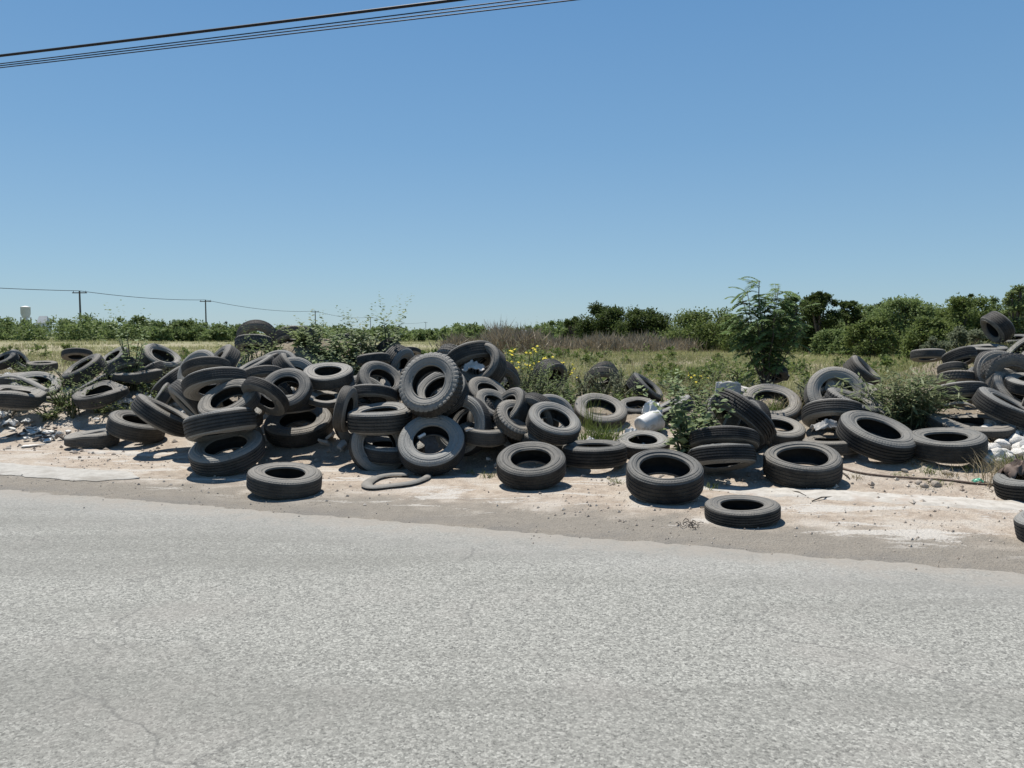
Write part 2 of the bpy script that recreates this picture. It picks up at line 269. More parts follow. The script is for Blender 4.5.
# ------------------------------------------------------------------ mesh builder and object helpers
class MB:
    def __init__(s): s.v = []; s.f = []; s.m = []; s.uv = []
    def add(s, verts, faces, mi=0):
        o = len(s.v); s.v.extend([tuple(p) for p in verts])
        for f in faces: s.f.append(tuple(i + o for i in f)); s.m.append(mi)
    def tube(s, pts, rad, n=6, mi=0, cap=True):
        pts = [Vector(p) for p in pts]; rr = rad if isinstance(rad, (list, tuple)) else [rad] * len(pts)
        vs = []; fs = []; ref = None
        for i, p in enumerate(pts):
            t = (pts[min(i + 1, len(pts) - 1)] - pts[max(i - 1, 0)]).normalized()
            if ref is None: ref = Vector((0, 0, 1)) if abs(t.z) < .9 else Vector((1, 0, 0))
            a = t.cross(ref).normalized(); b = t.cross(a).normalized(); ref = -b if False else t.cross(t.cross(ref)).normalized() * -1
            for k in range(n):
                an = 2 * math.pi * k / n; vs.append(p + (a * math.cos(an) + b * math.sin(an)) * rr[i])
        for i in range(len(pts) - 1):
            for k in range(n):
                fs.append((i * n + k, i * n + (k + 1) % n, (i + 1) * n + (k + 1) % n, (i + 1) * n + k))
        if cap: fs.append(tuple(range(n))[::-1]); fs.append(tuple((len(pts) - 1) * n + k for k in range(n)))
        s.add(vs, fs, mi)
    def box(s, c, sz, rot=None, bev=.0, jit=0, mi=0):
        hx, hy, hz = sz[0] / 2, sz[1] / 2, sz[2] / 2
        b = min(bev, hx * .9, hy * .9, hz * .9); M = rot or Matrix.Identity(3); vs = []
        # chamfered box: three rings of corners
        if b <= 0:
            P = [(x, y, z) for x in (-hx, hx) for y in (-hy, hy) for z in (-hz, hz)]
            fs = [(0, 1, 3, 2), (4, 6, 7, 5), (0, 4, 5, 1), (2, 3, 7, 6), (0, 2, 6, 4), (1, 5, 7, 3)]
        else:
            P = []; fs = []
            lv = [(-hz, b), (-hz + b, 0), (hz - b, 0), (hz, b)]
            for z, ins in lv:
                x, y = hx - ins, hy - ins
                P += [(-x + b, -y, z), (x - b, -y, z), (x, -y + b, z), (x, y - b, z), (x - b, y, z), (-x + b, y, z), (-x, y - b, z), (-x, -y + b, z)]
            for L in range(3):
                for k in range(8): fs.append((L * 8 + k, L * 8 + (k + 1) % 8, L * 8 + 8 + (k + 1) % 8, L * 8 + 8 + k))
            fs.append(tuple(range(7, -1, -1))); fs.append(tuple(range(24, 32)))
        for p in P:
            q = Vector(p) + Vector((random.uniform(-jit, jit), random.uniform(-jit, jit), random.uniform(-jit, jit)))
            vs.append(Vector(c) + M @ q)
        s.add(vs, fs, mi)
    def leaf(s, p, d, n, L, W, fold=.25, mi=0):
        "a leaf folded along its midrib: base p, direction d, face normal n"
        d = d.normalized(); side = d.cross(n).normalized(); up = side.cross(d)
        m = p + d * L * .45
        s.add([p, m + side * W / 2 + up * fold * W / 2, p + d * L, m - side * W / 2 + up * fold * W / 2, m], [(0, 4, 1), (4, 2, 1), (0, 3, 4), (4, 3, 2)], mi)
    def mesh(s, name, mats, smooth=False, sharp=None):
        me = bpy.data.meshes.new(name); me.from_pydata(s.v, [], s.f)
        for m in (mats if isinstance(mats, (list, tuple)) else [mats]): me.materials.append(m)
        if any(s.m): me.polygons.foreach_set('material_index', s.m)
        if smooth or sharp: me.polygons.foreach_set('use_smooth', [True] * len(s.f))
        me.update()
        if sharp: me.set_sharp_from_angle(angle=R_(sharp))
        return me
    def build(s, name, mats, parent=None, **k):
        return link(name, s.mesh(name, mats, **k), parent)
def link(name, me, parent=None):
    o = bpy.data.objects.new(name, me); col.objects.link(o)
    if parent: o.parent = parent
    return o
def tag(o, label=None, cat=None, group=None, kind=None):
    if label: o['label'] = label
    if cat: o['category'] = cat
    if group: o['group'] = group
    if kind: o['kind'] = kind
    return o
def thing(name, label, cat, loc=(0, 0, 0), group=None):
    o = bpy.data.objects.new(name, None); col.objects.link(o); o.location = loc; o.empty_display_size = .1
    return tag(o, label, cat, group)
def rnd_dir(): 
    z = random.uniform(-1, 1); a = random.uniform(0, 2 * math.pi); r = math.sqrt(1 - z * z)
    return Vector((r * math.cos(a), r * math.sin(a), z))
G3 = lambda s: Vector((random.gauss(0, s), random.gauss(0, s), random.gauss(0, s)))

# ------------------------------------------------------------------ materials
class NT:
    def __init__(s, name):
        s.mat = bpy.data.materials.new(name); s.mat.use_nodes = True; s.t = s.mat.node_tree; s.n = s.t.nodes; s.L = s.t.links
        s.b = s.n['Principled BSDF']; s.out = s.n['Material Output']
    def new(s, typ, **k):
        x = s.n.new(typ)
        for a, b in k.items(): setattr(x, a, b)
        return x
    def set(s, node, **k):
        for a, b in k.items():
            i = node.inputs[a.replace('_', ' ')]
            if hasattr(b, 'is_linked') or isinstance(b, bpy.types.NodeSocket): s.L.new(b, i)
            else: i.default_value = b
        return node
    def noise(s, vec, scale, detail=4, rough=.55, dist=0):
        x = s.new('ShaderNodeTexNoise'); s.L.new(vec, x.inputs['Vector'])
        x.inputs['Scale'].default_value = scale; x.inputs['Detail'].default_value = detail; x.inputs['Roughness'].default_value = rough; x.inputs['Distortion'].default_value = dist
        return x.outputs['Fac']
    def vor(s, vec, scale, out='Distance', feature='F1'):
        x = s.new('ShaderNodeTexVoronoi', feature=feature); s.L.new(vec, x.inputs['Vector']); x.inputs['Scale'].default_value = scale
        return x.outputs[out]
    def ramp(s, fac, stops):
        x = s.new('ShaderNodeValToRGB'); s.L.new(fac, x.inputs[0]); e = x.color_ramp.elements
        while len(e) < len(stops): e.new(.5)
        for k, (p, c) in enumerate(stops):
            e[k].position = p; e[k].color = (c, c, c, 1) if isinstance(c, (int, float)) else (*c, 1)
        return x.outputs['Color']
    def mix(s, fac, a, b, blend='MIX'):
        x = s.new('ShaderNodeMix', data_type='RGBA', blend_type=blend)
        for sock, val in ((x.inputs[0], fac), (x.inputs[6], a), (x.inputs[7], b)):
            if isinstance(val, bpy.types.NodeSocket): s.L.new(val, sock)
            elif isinstance(val, (int, float)): sock.default_value = val
            else: sock.default_value = (*val, 1)
        return x.outputs[2]
    def math(s, op, a, b=0.0, clamp=False):
        x = s.new('ShaderNodeMath', operation=op, use_clamp=clamp)
        for k, val in enumerate((a, b)):
            if isinstance(val, bpy.types.NodeSocket): s.L.new(val, x.inputs[k])
            else: x.inputs[k].default_value = val
        return x.outputs[0]
    def mapr(s, v, a, b, c=0.0, d=1.0):
        x = s.new('ShaderNodeMapRange'); s.L.new(v, x.inputs[0])
        for k, q in enumerate((a, b, c, d)): x.inputs[1 + k].default_value = q
        x.interpolation_type = 'SMOOTHSTEP'
        return x.outputs[0]
    def pos(s): return s.new('ShaderNodeNewGeometry').outputs['Position']
    def obj(s): return s.new('ShaderNodeTexCoord').outputs['Object']
    def bump(s, h, strength, dist):
        x = s.new('ShaderNodeBump'); s.L.new(h, x.inputs['Height']); x.inputs['Strength'].default_value = strength; x.inputs['Distance'].default_value = dist
        s.L.new(x.outputs[0], s.b.inputs['Normal']); return x
    def done(s, c=None, rough=.8, spec=.3):
        if c is not None:
            if isinstance(c, bpy.types.NodeSocket): s.L.new(c, s.b.inputs['Base Color'])
            else: s.b.inputs['Base Color'].default_value = (*c, 1)
        if isinstance(rough, bpy.types.NodeSocket): s.L.new(rough, s.b.inputs['Roughness'])
        else: s.b.inputs['Roughness'].default_value = rough
        s.b.inputs['Specular IOR Level'].default_value = spec
        return s.mat

def m_rubber(name, dark, kind):
    t = NT(name); oc = t.obj(); oi = t.new('ShaderNodeObjectInfo')
    sep = t.new('ShaderNodeSeparateColor'); t.L.new(oi.outputs['Color'], sep.inputs[0]); dust = sep.outputs[0]
    vadd = t.new('ShaderNodeVectorMath', operation='ADD'); t.L.new(oc, vadd.inputs[0])
    sc = t.new('ShaderNodeVectorMath', operation='SCALE'); t.L.new(oi.outputs['Location'], sc.inputs[0]); sc.inputs['Scale'].default_value = 3.7
    t.L.new(sc.outputs[0], vadd.inputs[1]); v = vadd.outputs[0]
    n1 = t.noise(v, 2.2, 5, .6); n2 = t.noise(v, 14, 6, .7); n3 = t.noise(v, 55, 3, .7)
    base = t.mix(n2, tuple(c * .6 for c in dark), tuple(c * 1.5 for c in dark))
    f = t.math('ADD', t.math('MULTIPLY', n1, 1.3), t.math('MULTIPLY', n2, .7))
    f = t.math('ADD', t.math('ADD', f, .14), t.math('MULTIPLY', dust, 1.2))
    f = t.mapr(f, 1.0, 2.15, 0, {'tread': .30, 'side': .78, 'inner': .22}[kind])
    tone = t.mapr(sep.outputs[1], 0, 1, .55, 1.55); mu = t.new('ShaderNodeVectorMath', operation='SCALE'); t.L.new(base, mu.inputs[0]); t.L.new(tone, mu.inputs['Scale']); base = mu.outputs[0]
    dustc = t.mix(n3, (.145, .13, .105), (.33, .295, .245))
    c = t.mix(f, base, dustc)
    uv = t.new('ShaderNodeUVMap'); 
    if kind == 'tread':
        mp = t.new('ShaderNodeMapping'); t.L.new(uv.outputs[0], mp.inputs[0]); mp.inputs['Scale'].default_value = (1, 1, 1)
        w = t.new('ShaderNodeTexWave', wave_type='BANDS', bands_direction='X'); t.L.new(uv.outputs[0], w.inputs[0]); w.inputs['Scale'].default_value = 22; w.inputs['Distortion'].default_value = 1.2; w.inputs['Detail'].default_value = 1; w.inputs['Detail Scale'].default_value = 5
        h = t.math('ADD', t.ramp(w.outputs['Fac'], [(.1, 0), (.3, 1)]), t.math('MULTIPLY', n3, .6))
        t.bump(h, .5, .006)
    elif kind == 'side':
        w = t.new('ShaderNodeTexWave', wave_type='BANDS', bands_direction='Y'); t.L.new(uv.outputs[0], w.inputs[0]); w.inputs['Scale'].default_value = 3.2; w.inputs['Distortion'].default_value = .3
        su = t.new('ShaderNodeSeparateXYZ'); t.L.new(uv.outputs[0], su.inputs[0])
        w2 = t.new('ShaderNodeTexWave', wave_type='BANDS', bands_direction='X'); t.L.new(uv.outputs[0], w2.inputs[0]); w2.inputs['Scale'].default_value = 26; w2.inputs['Distortion'].default_value = 0
        bandm = t.math('MULTIPLY', t.mapr(su.outputs['Y'], .72, .76), t.mapr(su.outputs['Y'], .88, .92, 1, 0)); ribs = t.math('MULTIPLY', t.ramp(w2.outputs['Fac'], [(.3, 0), (.45, 1)]), bandm)
        h = t.math('ADD', t.math('ADD', t.math('MULTIPLY', w.outputs['Fac'], .6), t.math('MULTIPLY', n3, .9)), t.math('ADD', t.math('MULTIPLY', ribs, .8), t.math('MULTIPLY', n2, 1.0)))
        t.bump(h, .6, .006)
        c = t.mix(t.mapr(t.noise(v, 6, 6, .75, .8), .56, .68, 0, .55), c, (.035, .034, .032))
    else: t.bump(n3, .4, .004)
    return t.done(c, t.mapr(n2, .3, .7, .55, .8), .32)
RT_ = m_rubber('tread_rubber', (.0155, .0155, .015), 'tread')
RS_ = m_rubber('sidewall_rubber', (.140, .138, .128), 'side')
RI_ = m_rubber('inner_rubber', (.014, .014, .014), 'inner')

def m_leaf(name, a, b, trans=.42, rough=.55, big=0):
    t = NT(name); ri = t.new('ShaderNodeNewGeometry').outputs['Random Per Island']
    oi = t.new('ShaderNodeObjectInfo').outputs['Random']
    f = t.math('ADD', t.math('MULTIPLY', ri, .8), t.math('MULTIPLY', oi, .2))
    c = t.mix(f, a, b)
    if big: c = t.mix(t.mapr(t.noise(t.pos(), big, 3), .35, .65), c, t.mix(.5, c, tuple(q * 1.5 for q in b)))
    t.done(c, rough, .12)
    tr = t.new('ShaderNodeBsdfTranslucent'); t.L.new(c, tr.inputs[0]); ms = t.new('ShaderNodeMixShader'); ms.inputs[0].default_value = trans
    t.L.new(t.b.outputs[0], ms.inputs[1]); t.L.new(tr.outputs[0], ms.inputs[2]); t.L.new(ms.outputs[0], t.out.inputs[0])
    return t.mat
def m_plain(name, a, b, scale=6, rough=.8, spec=.3, bump=.3, dist=.01, wear=None):
    t = NT(name); v = t.obj(); n = t.noise(v, scale, 6, .65); n2 = t.noise(v, scale * 6, 4, .6)
    c = t.mix(t.mapr(n, .3, .7), a, b)
    if wear: c = t.mix(t.mapr(t.noise(v, scale * 1.7, 5, .7, .5), .52, .64, 0, .8), c, wear)
    t.bump(t.math('ADD', n, t.math('MULTIPLY', n2, .5)), bump, dist)
    return t.done(c, rough, spec)

M = {
 'weed': m_leaf('weed_leaf', (.095, .138, .045), (.24, .285, .125)),
 'broad': m_leaf('broad_leaf', (.15, .20, .085), (.33, .39, .22)),
 'pale': m_leaf('pale_leaf', (.19, .235, .12), (.42, .45, .31)),
 'dark': m_leaf('dark_leaf', (.038, .060, .018), (.105, .138, .042)),
 'olive': m_leaf('olive_leaf', (.075, .112, .028), (.185, .225, .075)),
 'grey': m_leaf('greygreen_leaf', (.10, .122, .07), (.20, .22, .14)),
 'frond': m_leaf('frond_leaf', (.075, .135, .04), (.20, .275, .11)),
 'far': m_leaf('thicket_leaf', (.066, .100, .031), (.155, .200, .074), big=.09),
 'grass': m_leaf('green_grass_blade', (.07, .11, .025), (.19, .22, .07)),
 'field': m_leaf('field_grass_blade', (.125, .140, .046), (.29, .285, .135), big=.14),
 'dry': m_leaf('dry_straw', (.22, .18, .11), (.42, .36, .24)),
 'twig': m_leaf('grey_twig', (.15, .122, .082), (.34, .29, .21), .2),
 'long': m_leaf('long_leaf', (.11, .145, .055), (.33, .355, .21)),
 'wood': m_plain('bark', (.07, .055, .042), (.15, .125, .10), 18),
 'stem': m_plain('green_stem', (.08, .095, .045), (.14, .13, .08), 20),
 'yellow': m_plain('yellow_petal', (.62, .48, .03), (.7, .58, .06), 20),
 'white': m_plain('white_plastic', (.56, .55, .52), (.68, .67, .64), 5, .5, .4, .15, .01, (.45, .41, .35)),
 'chalk': m_plain('pale_rubble', (.50, .48, .44), (.72, .70, .65), 5, .9, .2, .6, .02, (.36, .31, .26)),
 'conc': m_plain('broken_concrete', (.36, .34, .31), (.55, .52, .48), 7, .9, .2, .5, .02),
 'scrap': m_plain('tile_scrap', (.42, .41, .38), (.70, .69, .65), 9, .7, .3, .3, .01, (.10, .10, .095)),
 'stone': m_plain('field_stone', (.28, .235, .19), (.47, .41, .34), 14, .9, .2, .5, .02),
 'flake': m_plain('dark_flake', (.05, .045, .04), (.12, .10, .085), 14, .9),
 'hose': m_plain('brown_hose', (.09, .06, .045), (.20, .15, .12), 9, .7),
 'green': m_plain('green_plastic', (.10, .42, .27), (.22, .55, .38), 6, .4, .5),
 'cable': m_plain('black_cable', (.012, .012, .013), (.02, .02, .022), 3, .6),
 'pole': m_plain('weathered_pole', (.10, .085, .07), (.17, .15, .13), 3),
 'steel': m_plain('grey_steel', (.28, .29, .30), (.36, .37, .38), 3, .5),
 'tank': m_plain('tank_paint', (.60, .58, .54), (.72, .70, .66), .3, .7),
 'wall': m_plain('white_wall', (.68, .66, .62), (.78, .76, .72), .3, .8),
 'roof': m_plain('pale_roof', (.55, .54, .52), (.66, .65, .63), .5, .8),
 'window': m_plain('dark_window', (.03, .035, .04), (.05, .055, .06), 1, .2, .5),
}

def m_ground():
    t = NT('ground_soil'); p = t.pos()
    dp = t.new('ShaderNodeVectorMath', operation='DOT_PRODUCT'); t.L.new(p, dp.inputs[0]); dp.inputs[1].default_value = (ES, EN, 0)
    s = t.math('SUBTRACT', dp.outputs['Value'], EN * EY)
    n0 = t.noise(p, .5, 5, .6); n1 = t.noise(p, 2.1, 6, .6); n2 = t.noise(p, 8, 7, .65); n3 = t.noise(p, 38, 5, .7); vo = t.vor(p, 42)
    n4 = t.noise(p, 130, 3, .7)
    sj = t.math('ADD', s, t.math('MULTIPLY', t.math('SUBTRACT', n1, .5), 1.5))
    # dusty grey apron, pinkish sand verge, pale crusts
    apron = t.mix(n2, (.205, .185, .155), (.315, .285, .24)); apron = t.mix(t.mapr(n4, .35, .7), apron, t.mix(.5, apron, (.10, .085, .07)))
    sand = t.mix(t.mapr(n2, .3, .72), (.305, .248, .195), (.455, .39, .315))
    sand = t.mix(t.mapr(n1, .45, .66, 0, .8), sand, t.mix(n3, (.41, .37, .315), (.52, .48, .42)))
    sand = t.mix(t.mapr(n4, .52, .72, 0, .55), sand, (.17, .13, .10))
    sand = t.mix(t.mapr(n3, .58, .74, 0, .6), sand, (.21, .165, .125))
    c = t.mix(t.mapr(sj, .55, 1.25), apron, sand)
    mpx = t.new('ShaderNodeMapping'); t.L.new(p, mpx.inputs[0]); mpx.inputs['Rotation'].default_value = (0, 0, R_(17.7)); mpx.inputs['Scale'].default_value = (.55, 2.2, 1)
    crust = t.math('ADD', t.noise(mpx.outputs[0], 1.6, 7, .62, .6), t.math('MULTIPLY', t.math('SUBTRACT', n3, .5), .22))
    band = t.math('MULTIPLY', t.mapr(s, .25, .8), t.mapr(s, 1.7, 3.0, 1, .25))
    c = t.mix(t.math('MULTIPLY', t.mapr(crust, .555, .60, 0, .8), band), c, t.mix(n3, (.40, .375, .335), (.56, .53, .48)))
    spill = t.math('MULTIPLY', t.mapr(n1, .40, .62, 0, .7), t.mapr(n4, .3, .6, .5, 1)); c = t.mix(t.math('MULTIPLY', spill, t.mapr(s, 0, .5, 1, .0)), c, (.155, .15, .14))
    litter = t.mix(n2, (.115, .092, .065), (.235, .195, .14)); litter = t.mix(t.mapr(n3, .45, .7), litter, (.36, .32, .25))
    sj2 = t.math('ADD', s, t.math('MULTIPLY', t.math('SUBTRACT', n0, .5), 5))
    c = t.mix(t.mapr(sj2, 3.3, 5.2, 0, .92), c, litter)  # litter soil, brought forward to paint in the shade under the pile
    soil = t.mix(t.mapr(n0, .4, .62), (.29, .25, .175), (.20, .20, .095)); soil = t.mix(t.mapr(n2, .45, .7, 0, .7), soil, (.40, .35, .26))
    c = t.mix(t.mapr(sj2, 8, 13), c, soil)
    far = t.mix(t.noise(p, .03, 3), (.16, .15, .065), (.10, .115, .045))
    c = t.mix(t.mapr(s, 40, 90), c, far)
    h = t.math('ADD', t.math('ADD', t.math('MULTIPLY', n2, .9), t.math('MULTIPLY', n3, .55)), t.math('ADD', t.math('MULTIPLY', vo, .3), t.math('MULTIPLY', n4, .25)))
    t.bump(h, .9, .03)
    return t.done(c, .95, .15)
def m_road():
    t = NT('worn_chip_asphalt'); p = t.pos()
    dp = t.new('ShaderNodeVectorMath', operation='DOT_PRODUCT'); t.L.new(p, dp.inputs[0]); dp.inputs[1].default_value = (ES, EN, 0)
    s = t.math('SUBTRACT', dp.outputs['Value'], EN * EY)
    st = t.new('ShaderNodeMapping'); t.L.new(p, st.inputs[0]); st.inputs['Rotation'].default_value = (0, 0, R_(17.7)); st.inputs['Scale'].default_value = (.12, 1, 1)
    streak = t.noise(st.outputs[0], 1.3, 4, .55); blot = t.noise(p, .9, 5, .6); n = t.noise(p, 5, 6, .7); fine = t.noise(p, 110, 5, .8); grit = t.noise(p, 105, 3, .75)
    chip = t.vor(p, 85, 'Color'); chd = t.vor(p, 85, 'Distance'); chip2 = t.vor(p, 170, 'Color')
    g = t.new('ShaderNodeSeparateColor'); t.L.new(chip, g.inputs[0]); g2 = t.new('ShaderNodeSeparateColor'); t.L.new(chip2, g2.inputs[0])
    v = t.math('ADD', t.math('MULTIPLY', g.outputs[0], .46), t.math('MULTIPLY', g2.outputs[1], .28)); v = t.math('ADD', v, t.math('MULTIPLY', fine, .32))
    c = t.ramp(v, [(.20, (.085, .084, .076)), (.36, (.180, .178, .160)), (.60, (.245, .242, .216)), (.86, (.385, .378, .34))])
    pit = t.math('MULTIPLY', t.mapr(grit, .585, .64), t.mapr(n, .35, .6, .45, 1.0))
    c = t.mix(pit, c, (.06, .06, .056))
    c = t.mix(t.mapr(streak, .42, .62, 0, .46), c, (.145, .142, .125))
    c = t.mix(t.mapr(blot, .5, .7, 0, .28), c, (.27, .25, .225))
    # bitumen-rich darker wheel smears and the paler dusty edge
    c = t.mix(t.math('MULTIPLY', t.mapr(s, -1.1, -.05, 0, .5), t.mapr(n, .3, .65, .4, 1)), c, (.30, .29, .27))
    wv = t.new('ShaderNodeVectorMath', operation='SCALE'); nz = t.new('ShaderNodeTexNoise'); t.L.new(p, nz.inputs['Vector']); nz.inputs['Scale'].default_value = 1.4; nz.inputs['Detail'].default_value = 6; t.L.new(nz.outputs['Color'], wv.inputs[0]); wv.inputs['Scale'].default_value = .7
    wa = t.new('ShaderNodeVectorMath', operation='ADD'); t.L.new(p, wa.inputs[0]); t.L.new(wv.outputs[0], wa.inputs[1])
    ed = t.vor(wa.outputs[0], .42, 'Distance', 'DISTANCE_TO_EDGE'); ck = t.math('MULTIPLY', t.mapr(ed, .001, .006, 1, 0), t.mapr(blot, .46, .60, 0, .34))
    c = t.mix(ck, c, (.06, .06, .058))
    oil = t.mapr(t.noise(p, 2.6, 4, .6, 1.0), .66, .74, 0, .35); c = t.mix(oil, c, (.11, .108, .10))
    dustm = t.math('MULTIPLY', t.mapr(t.math('ADD', s, t.math('MULTIPLY', t.math('SUBTRACT', n, .5), .9)), -.45, .0), t.mapr(fine, .35, .6, .35, .8)); c = t.mix(dustm, c, (.25, .222, .185))
    crk = t.vor(t.new('ShaderNodeVectorMath', operation='ADD').outputs[0], 1, 'Distance') if False else None
    h = t.math('ADD', t.math('MULTIPLY', chd, -1.0), t.math('MULTIPLY', grit, -1.2))
    t.bump(h, .3, .004)
    return t.done(c, .88, .25)
def m_conc(name, a, b, dirt):
    t = NT(name); p = t.pos(); n1 = t.noise(p, 1.6, 6, .65, .4); n2 = t.noise(p, 9, 6, .7); n3 = t.noise(p, 60, 4, .7)
    c = t.mix(t.mapr(n2, .3, .7), a, b); c = t.mix(t.mapr(n1, .5, .66, 0, .75), c, dirt); c = t.mix(t.mapr(n3, .58, .75, 0, .5), c, (.2, .18, .155))
    t.bump(t.math('ADD', n2, t.math('MULTIPLY', n3, .6)), .5, .012)
    return t.done(c, .93, .2)
MG, MR = m_ground(), m_road()
MK = m_conc('kerb_concrete', (.33, .305, .265), (.46, .435, .39), (.32, .25, .195))
MPATCH = m_conc('patch_concrete', (.30, .285, .255), (.40, .385, .35), (.22, .20, .17))

# ------------------------------------------------------------------ ground, road, kerb
def build_ground():
    angs = [-a for a in (180, 165, 150, 135, 120, 105, 92, 80, 70, 62, 56, 52)]
    a = -49.0
    while a <= 49.001: angs.append(a); a += .2
    angs += [52, 56, 62, 70, 80, 92, 105, 120, 135, 150, 165]
    rad = [.5, 2, 3.2]; r = 4.2
    while r < 15: rad.append(r); r += .045 + max(0, r - 10) * .012
    while r < 6000: rad.append(r); r *= 1.045
    vs = []; n = len(angs); fs = []
    for r in rad:
        for g in angs:
            x = r * math.sin(R_(g)); y = r * math.cos(R_(g)); vs.append((x, y, H(x, y)))
    for i in range(len(rad) - 1):
        for k in range(n):
            k2 = (k + 1) % n; fs.append((i * n + k, i * n + k2, (i + 1) * n + k2, (i + 1) * n + k))
    vs.append((0, 0, -.06)); c = len(vs) - 1
    for k in range(n): fs.append((c, (k + 1) % n, k))
    b = MB(); b.add(vs, fs); o = b.build('ground', MG, smooth=True); tag(o, kind='structure'); return o
build_ground()
def build_road():
    ts = []; t = -160.0
    while t < 160: ts.append(t); t += .03 if abs(t) < 9 else (.4 if abs(t) < 40 else 4)
    rows = [(-11, 0), (-6, 0), (-1.2, 0), (-.35, 0), (-.06, 1), (0, 2), (.03, 3)]
    vs = []; fs = []; m = len(rows)
    for t in ts:
        e = .05 * noise.noise((t * 1.2, 2, 0)) + .05 * noise.noise((t * 5.3, 9, 0)) + .045 * noise.noise((t * 15, 4, 0)) - .05 * max(0, noise.noise((t * 3.1, 33, 0)) - .25) * 4
        for s, k in rows:
            ss = s + (e if k else 0); x, y = xy(ss, t)
            z = 0 if k == 0 else (.0 if k == 1 else (-.008 if k == 2 else -.06))
            if k < 2: z += .006 * noise.noise((x * .7, y * .7, 0))
            vs.append((x, y, z))
    for i in range(len(ts) - 1):
        for k in range(m - 1): fs.append((i * m + k, (i + 1) * m + k, (i + 1) * m + k + 1, i * m + k + 1))
    b = MB(); b.add(vs, fs); tag(b.build('road', MR, smooth=True), kind='structure')
build_road()
def strip_sheet(name, t0, t1, s0, s1, zf, mat, rag=.06, step=.04, taper=.0):
    n = int((t1 - t0) / step); vs = []; fs = []; K = 9
    for i in range(n + 1):
        t = t0 + (t1 - t0) * i / n
        end = min(1, (i / n) / .06 if i < n / 2 else ((n - i) / n) / .06) if taper else 1
        e0 = rag * (noise.noise((t * 2.1, 5, 0)) + .6 * noise.noise((t * 8, 7, 0))); e1 = rag * (noise.noise((t * 1.9, 15, 0)) + .6 * noise.noise((t * 8, 17, 0)))
        mid = (s0 + s1) / 2
        for k in range(K):
            f = k / (K - 1); s = (s0 + e0) * (1 - f) + (s1 + e1) * f; s = mid + (s - mid) * max(.02, end)
            x, y = xy(s, t); vs.append((x, y, zf(x, y, f)))
    for i in range(n):
        for k in range(K - 1): fs.append((i * K + k, (i + 1) * K + k, (i + 1) * K + k + 1, i * K + k + 1))
    b = MB(); b.add(vs, fs); o = b.build(name, mat, smooth=True); tag(o, kind='structure'); return o
def kerb_z(x, y, f):
    e = min(f, 1 - f) / .14
    return H(x, y, False) - .016 + .032 * sm(0, 1, e) + .016 * noise.noise((x * 1.3, y * 1.3, 4)) + .008 * noise.noise((x * 6, y * 6, 4)) + .006 * noise.noise((x * 17, y * 17, 4))
strip_sheet('kerb', .9, 16, 1.86, 2.34, kerb_z, MK, .07, taper=1)
strip_sheet('kerb', -6.6, -4.2, 1.98, 2.22, kerb_z, MK, .12, taper=1)
strip_sheet('concrete_patch', -9.5, -4.35, .62, 1.12, lambda x, y, f: H(x, y, True) + .006 + .01 * sm(0, .15, min(f, 1 - f)), MPATCH, .07, taper=1)

# ------------------------------------------------------------------ tyres
def tyre_profile(rh, kind):
    "half profile (r, z) with h = 1; the caller scales z. Sidewall from bead to shoulder, then tread, then the inside"
    s = 1 - rh
    side = [(rh + .006, .62), (rh, .70), (rh + .012, .80), (rh + .035, .84), (rh + .05, .80), (rh + .09, .86), (rh + .2 * s + .03, .94), (rh + .42 * s, 1.0), (rh + .5 * s, 1.0),
            (rh + .53 * s, 1.035), (rh + .58 * s, 1.035), (rh + .61 * s, .99), (rh + .74 * s, .94), (rh + .85 * s, .87), (.955, .80), (.978, .725)]
    inner = [(rh + .006, .62), (rh + .03, .58), (rh + .12 * s + .03, .74), (rh + .35 * s, .86), (rh + .55 * s, .84), (.90, .66), (.925, .3), (.928, 0)]
    return side, inner
def tread_row(kind):
    # (r offset, z) from +shoulder to -shoulder
    g = .03 if kind != 'worn' else .014
    if kind == 'lug': zs = [(-.02, .70), (-.005, .62), (0, .5), (0, .30), (0, .28), (0, .05), (0, -.05), (0, -.28), (0, -.30), (0, -.5), (-.005, -.62), (-.02, -.70)]
    else:
        zs = [(-.022, .725), (-.011, .66), (-.004, .56)]
        for zc in (.43, .15, -.15, -.43):
            zs += [(-.001, zc + .055), (-g, zc + .035), (-g, zc - .035), (-.001, zc - .055)]
        zs += [(-.004, -.56), (-.011, -.66), (-.022, -.725)]
    return zs
def ring_mesh(name, prof, seg, mat, deform, lug=None, flip=False):
    b = MB(); K = len(prof); vs = []; fs = []
    for i in range(seg):
        th = 2 * math.pi * i / seg
        for k, (r, z) in enumerate(prof):
            rr = r
            if lug: rr += lug(i, k, r, z)
            vs.append(deform(th, rr, z))
    for i in range(seg):
        j = (i + 1) % seg
        for k in range(K - 1):
            f = (i * K + k, i * K + k + 1, j * K + k + 1, j * K + k); fs.append(f[::-1] if flip else f)
    b.add(vs, fs); me = b.mesh(name, mat, sharp=32)
    uv = me.uv_layers.new(name='UVMap'); d = []
    for i in range(seg):
        for k in range(K - 1):
            q = [(i / seg, k / K), (i / seg, (k + 1) / K), ((i + 1) / seg, (k + 1) / K), ((i + 1) / seg, k / K)]
            for c in (q[::-1] if flip else q): d += c
    uv.data.foreach_set('uv', d); return me
HW = .5   # proto half width; the Empty's z scale sets the real one
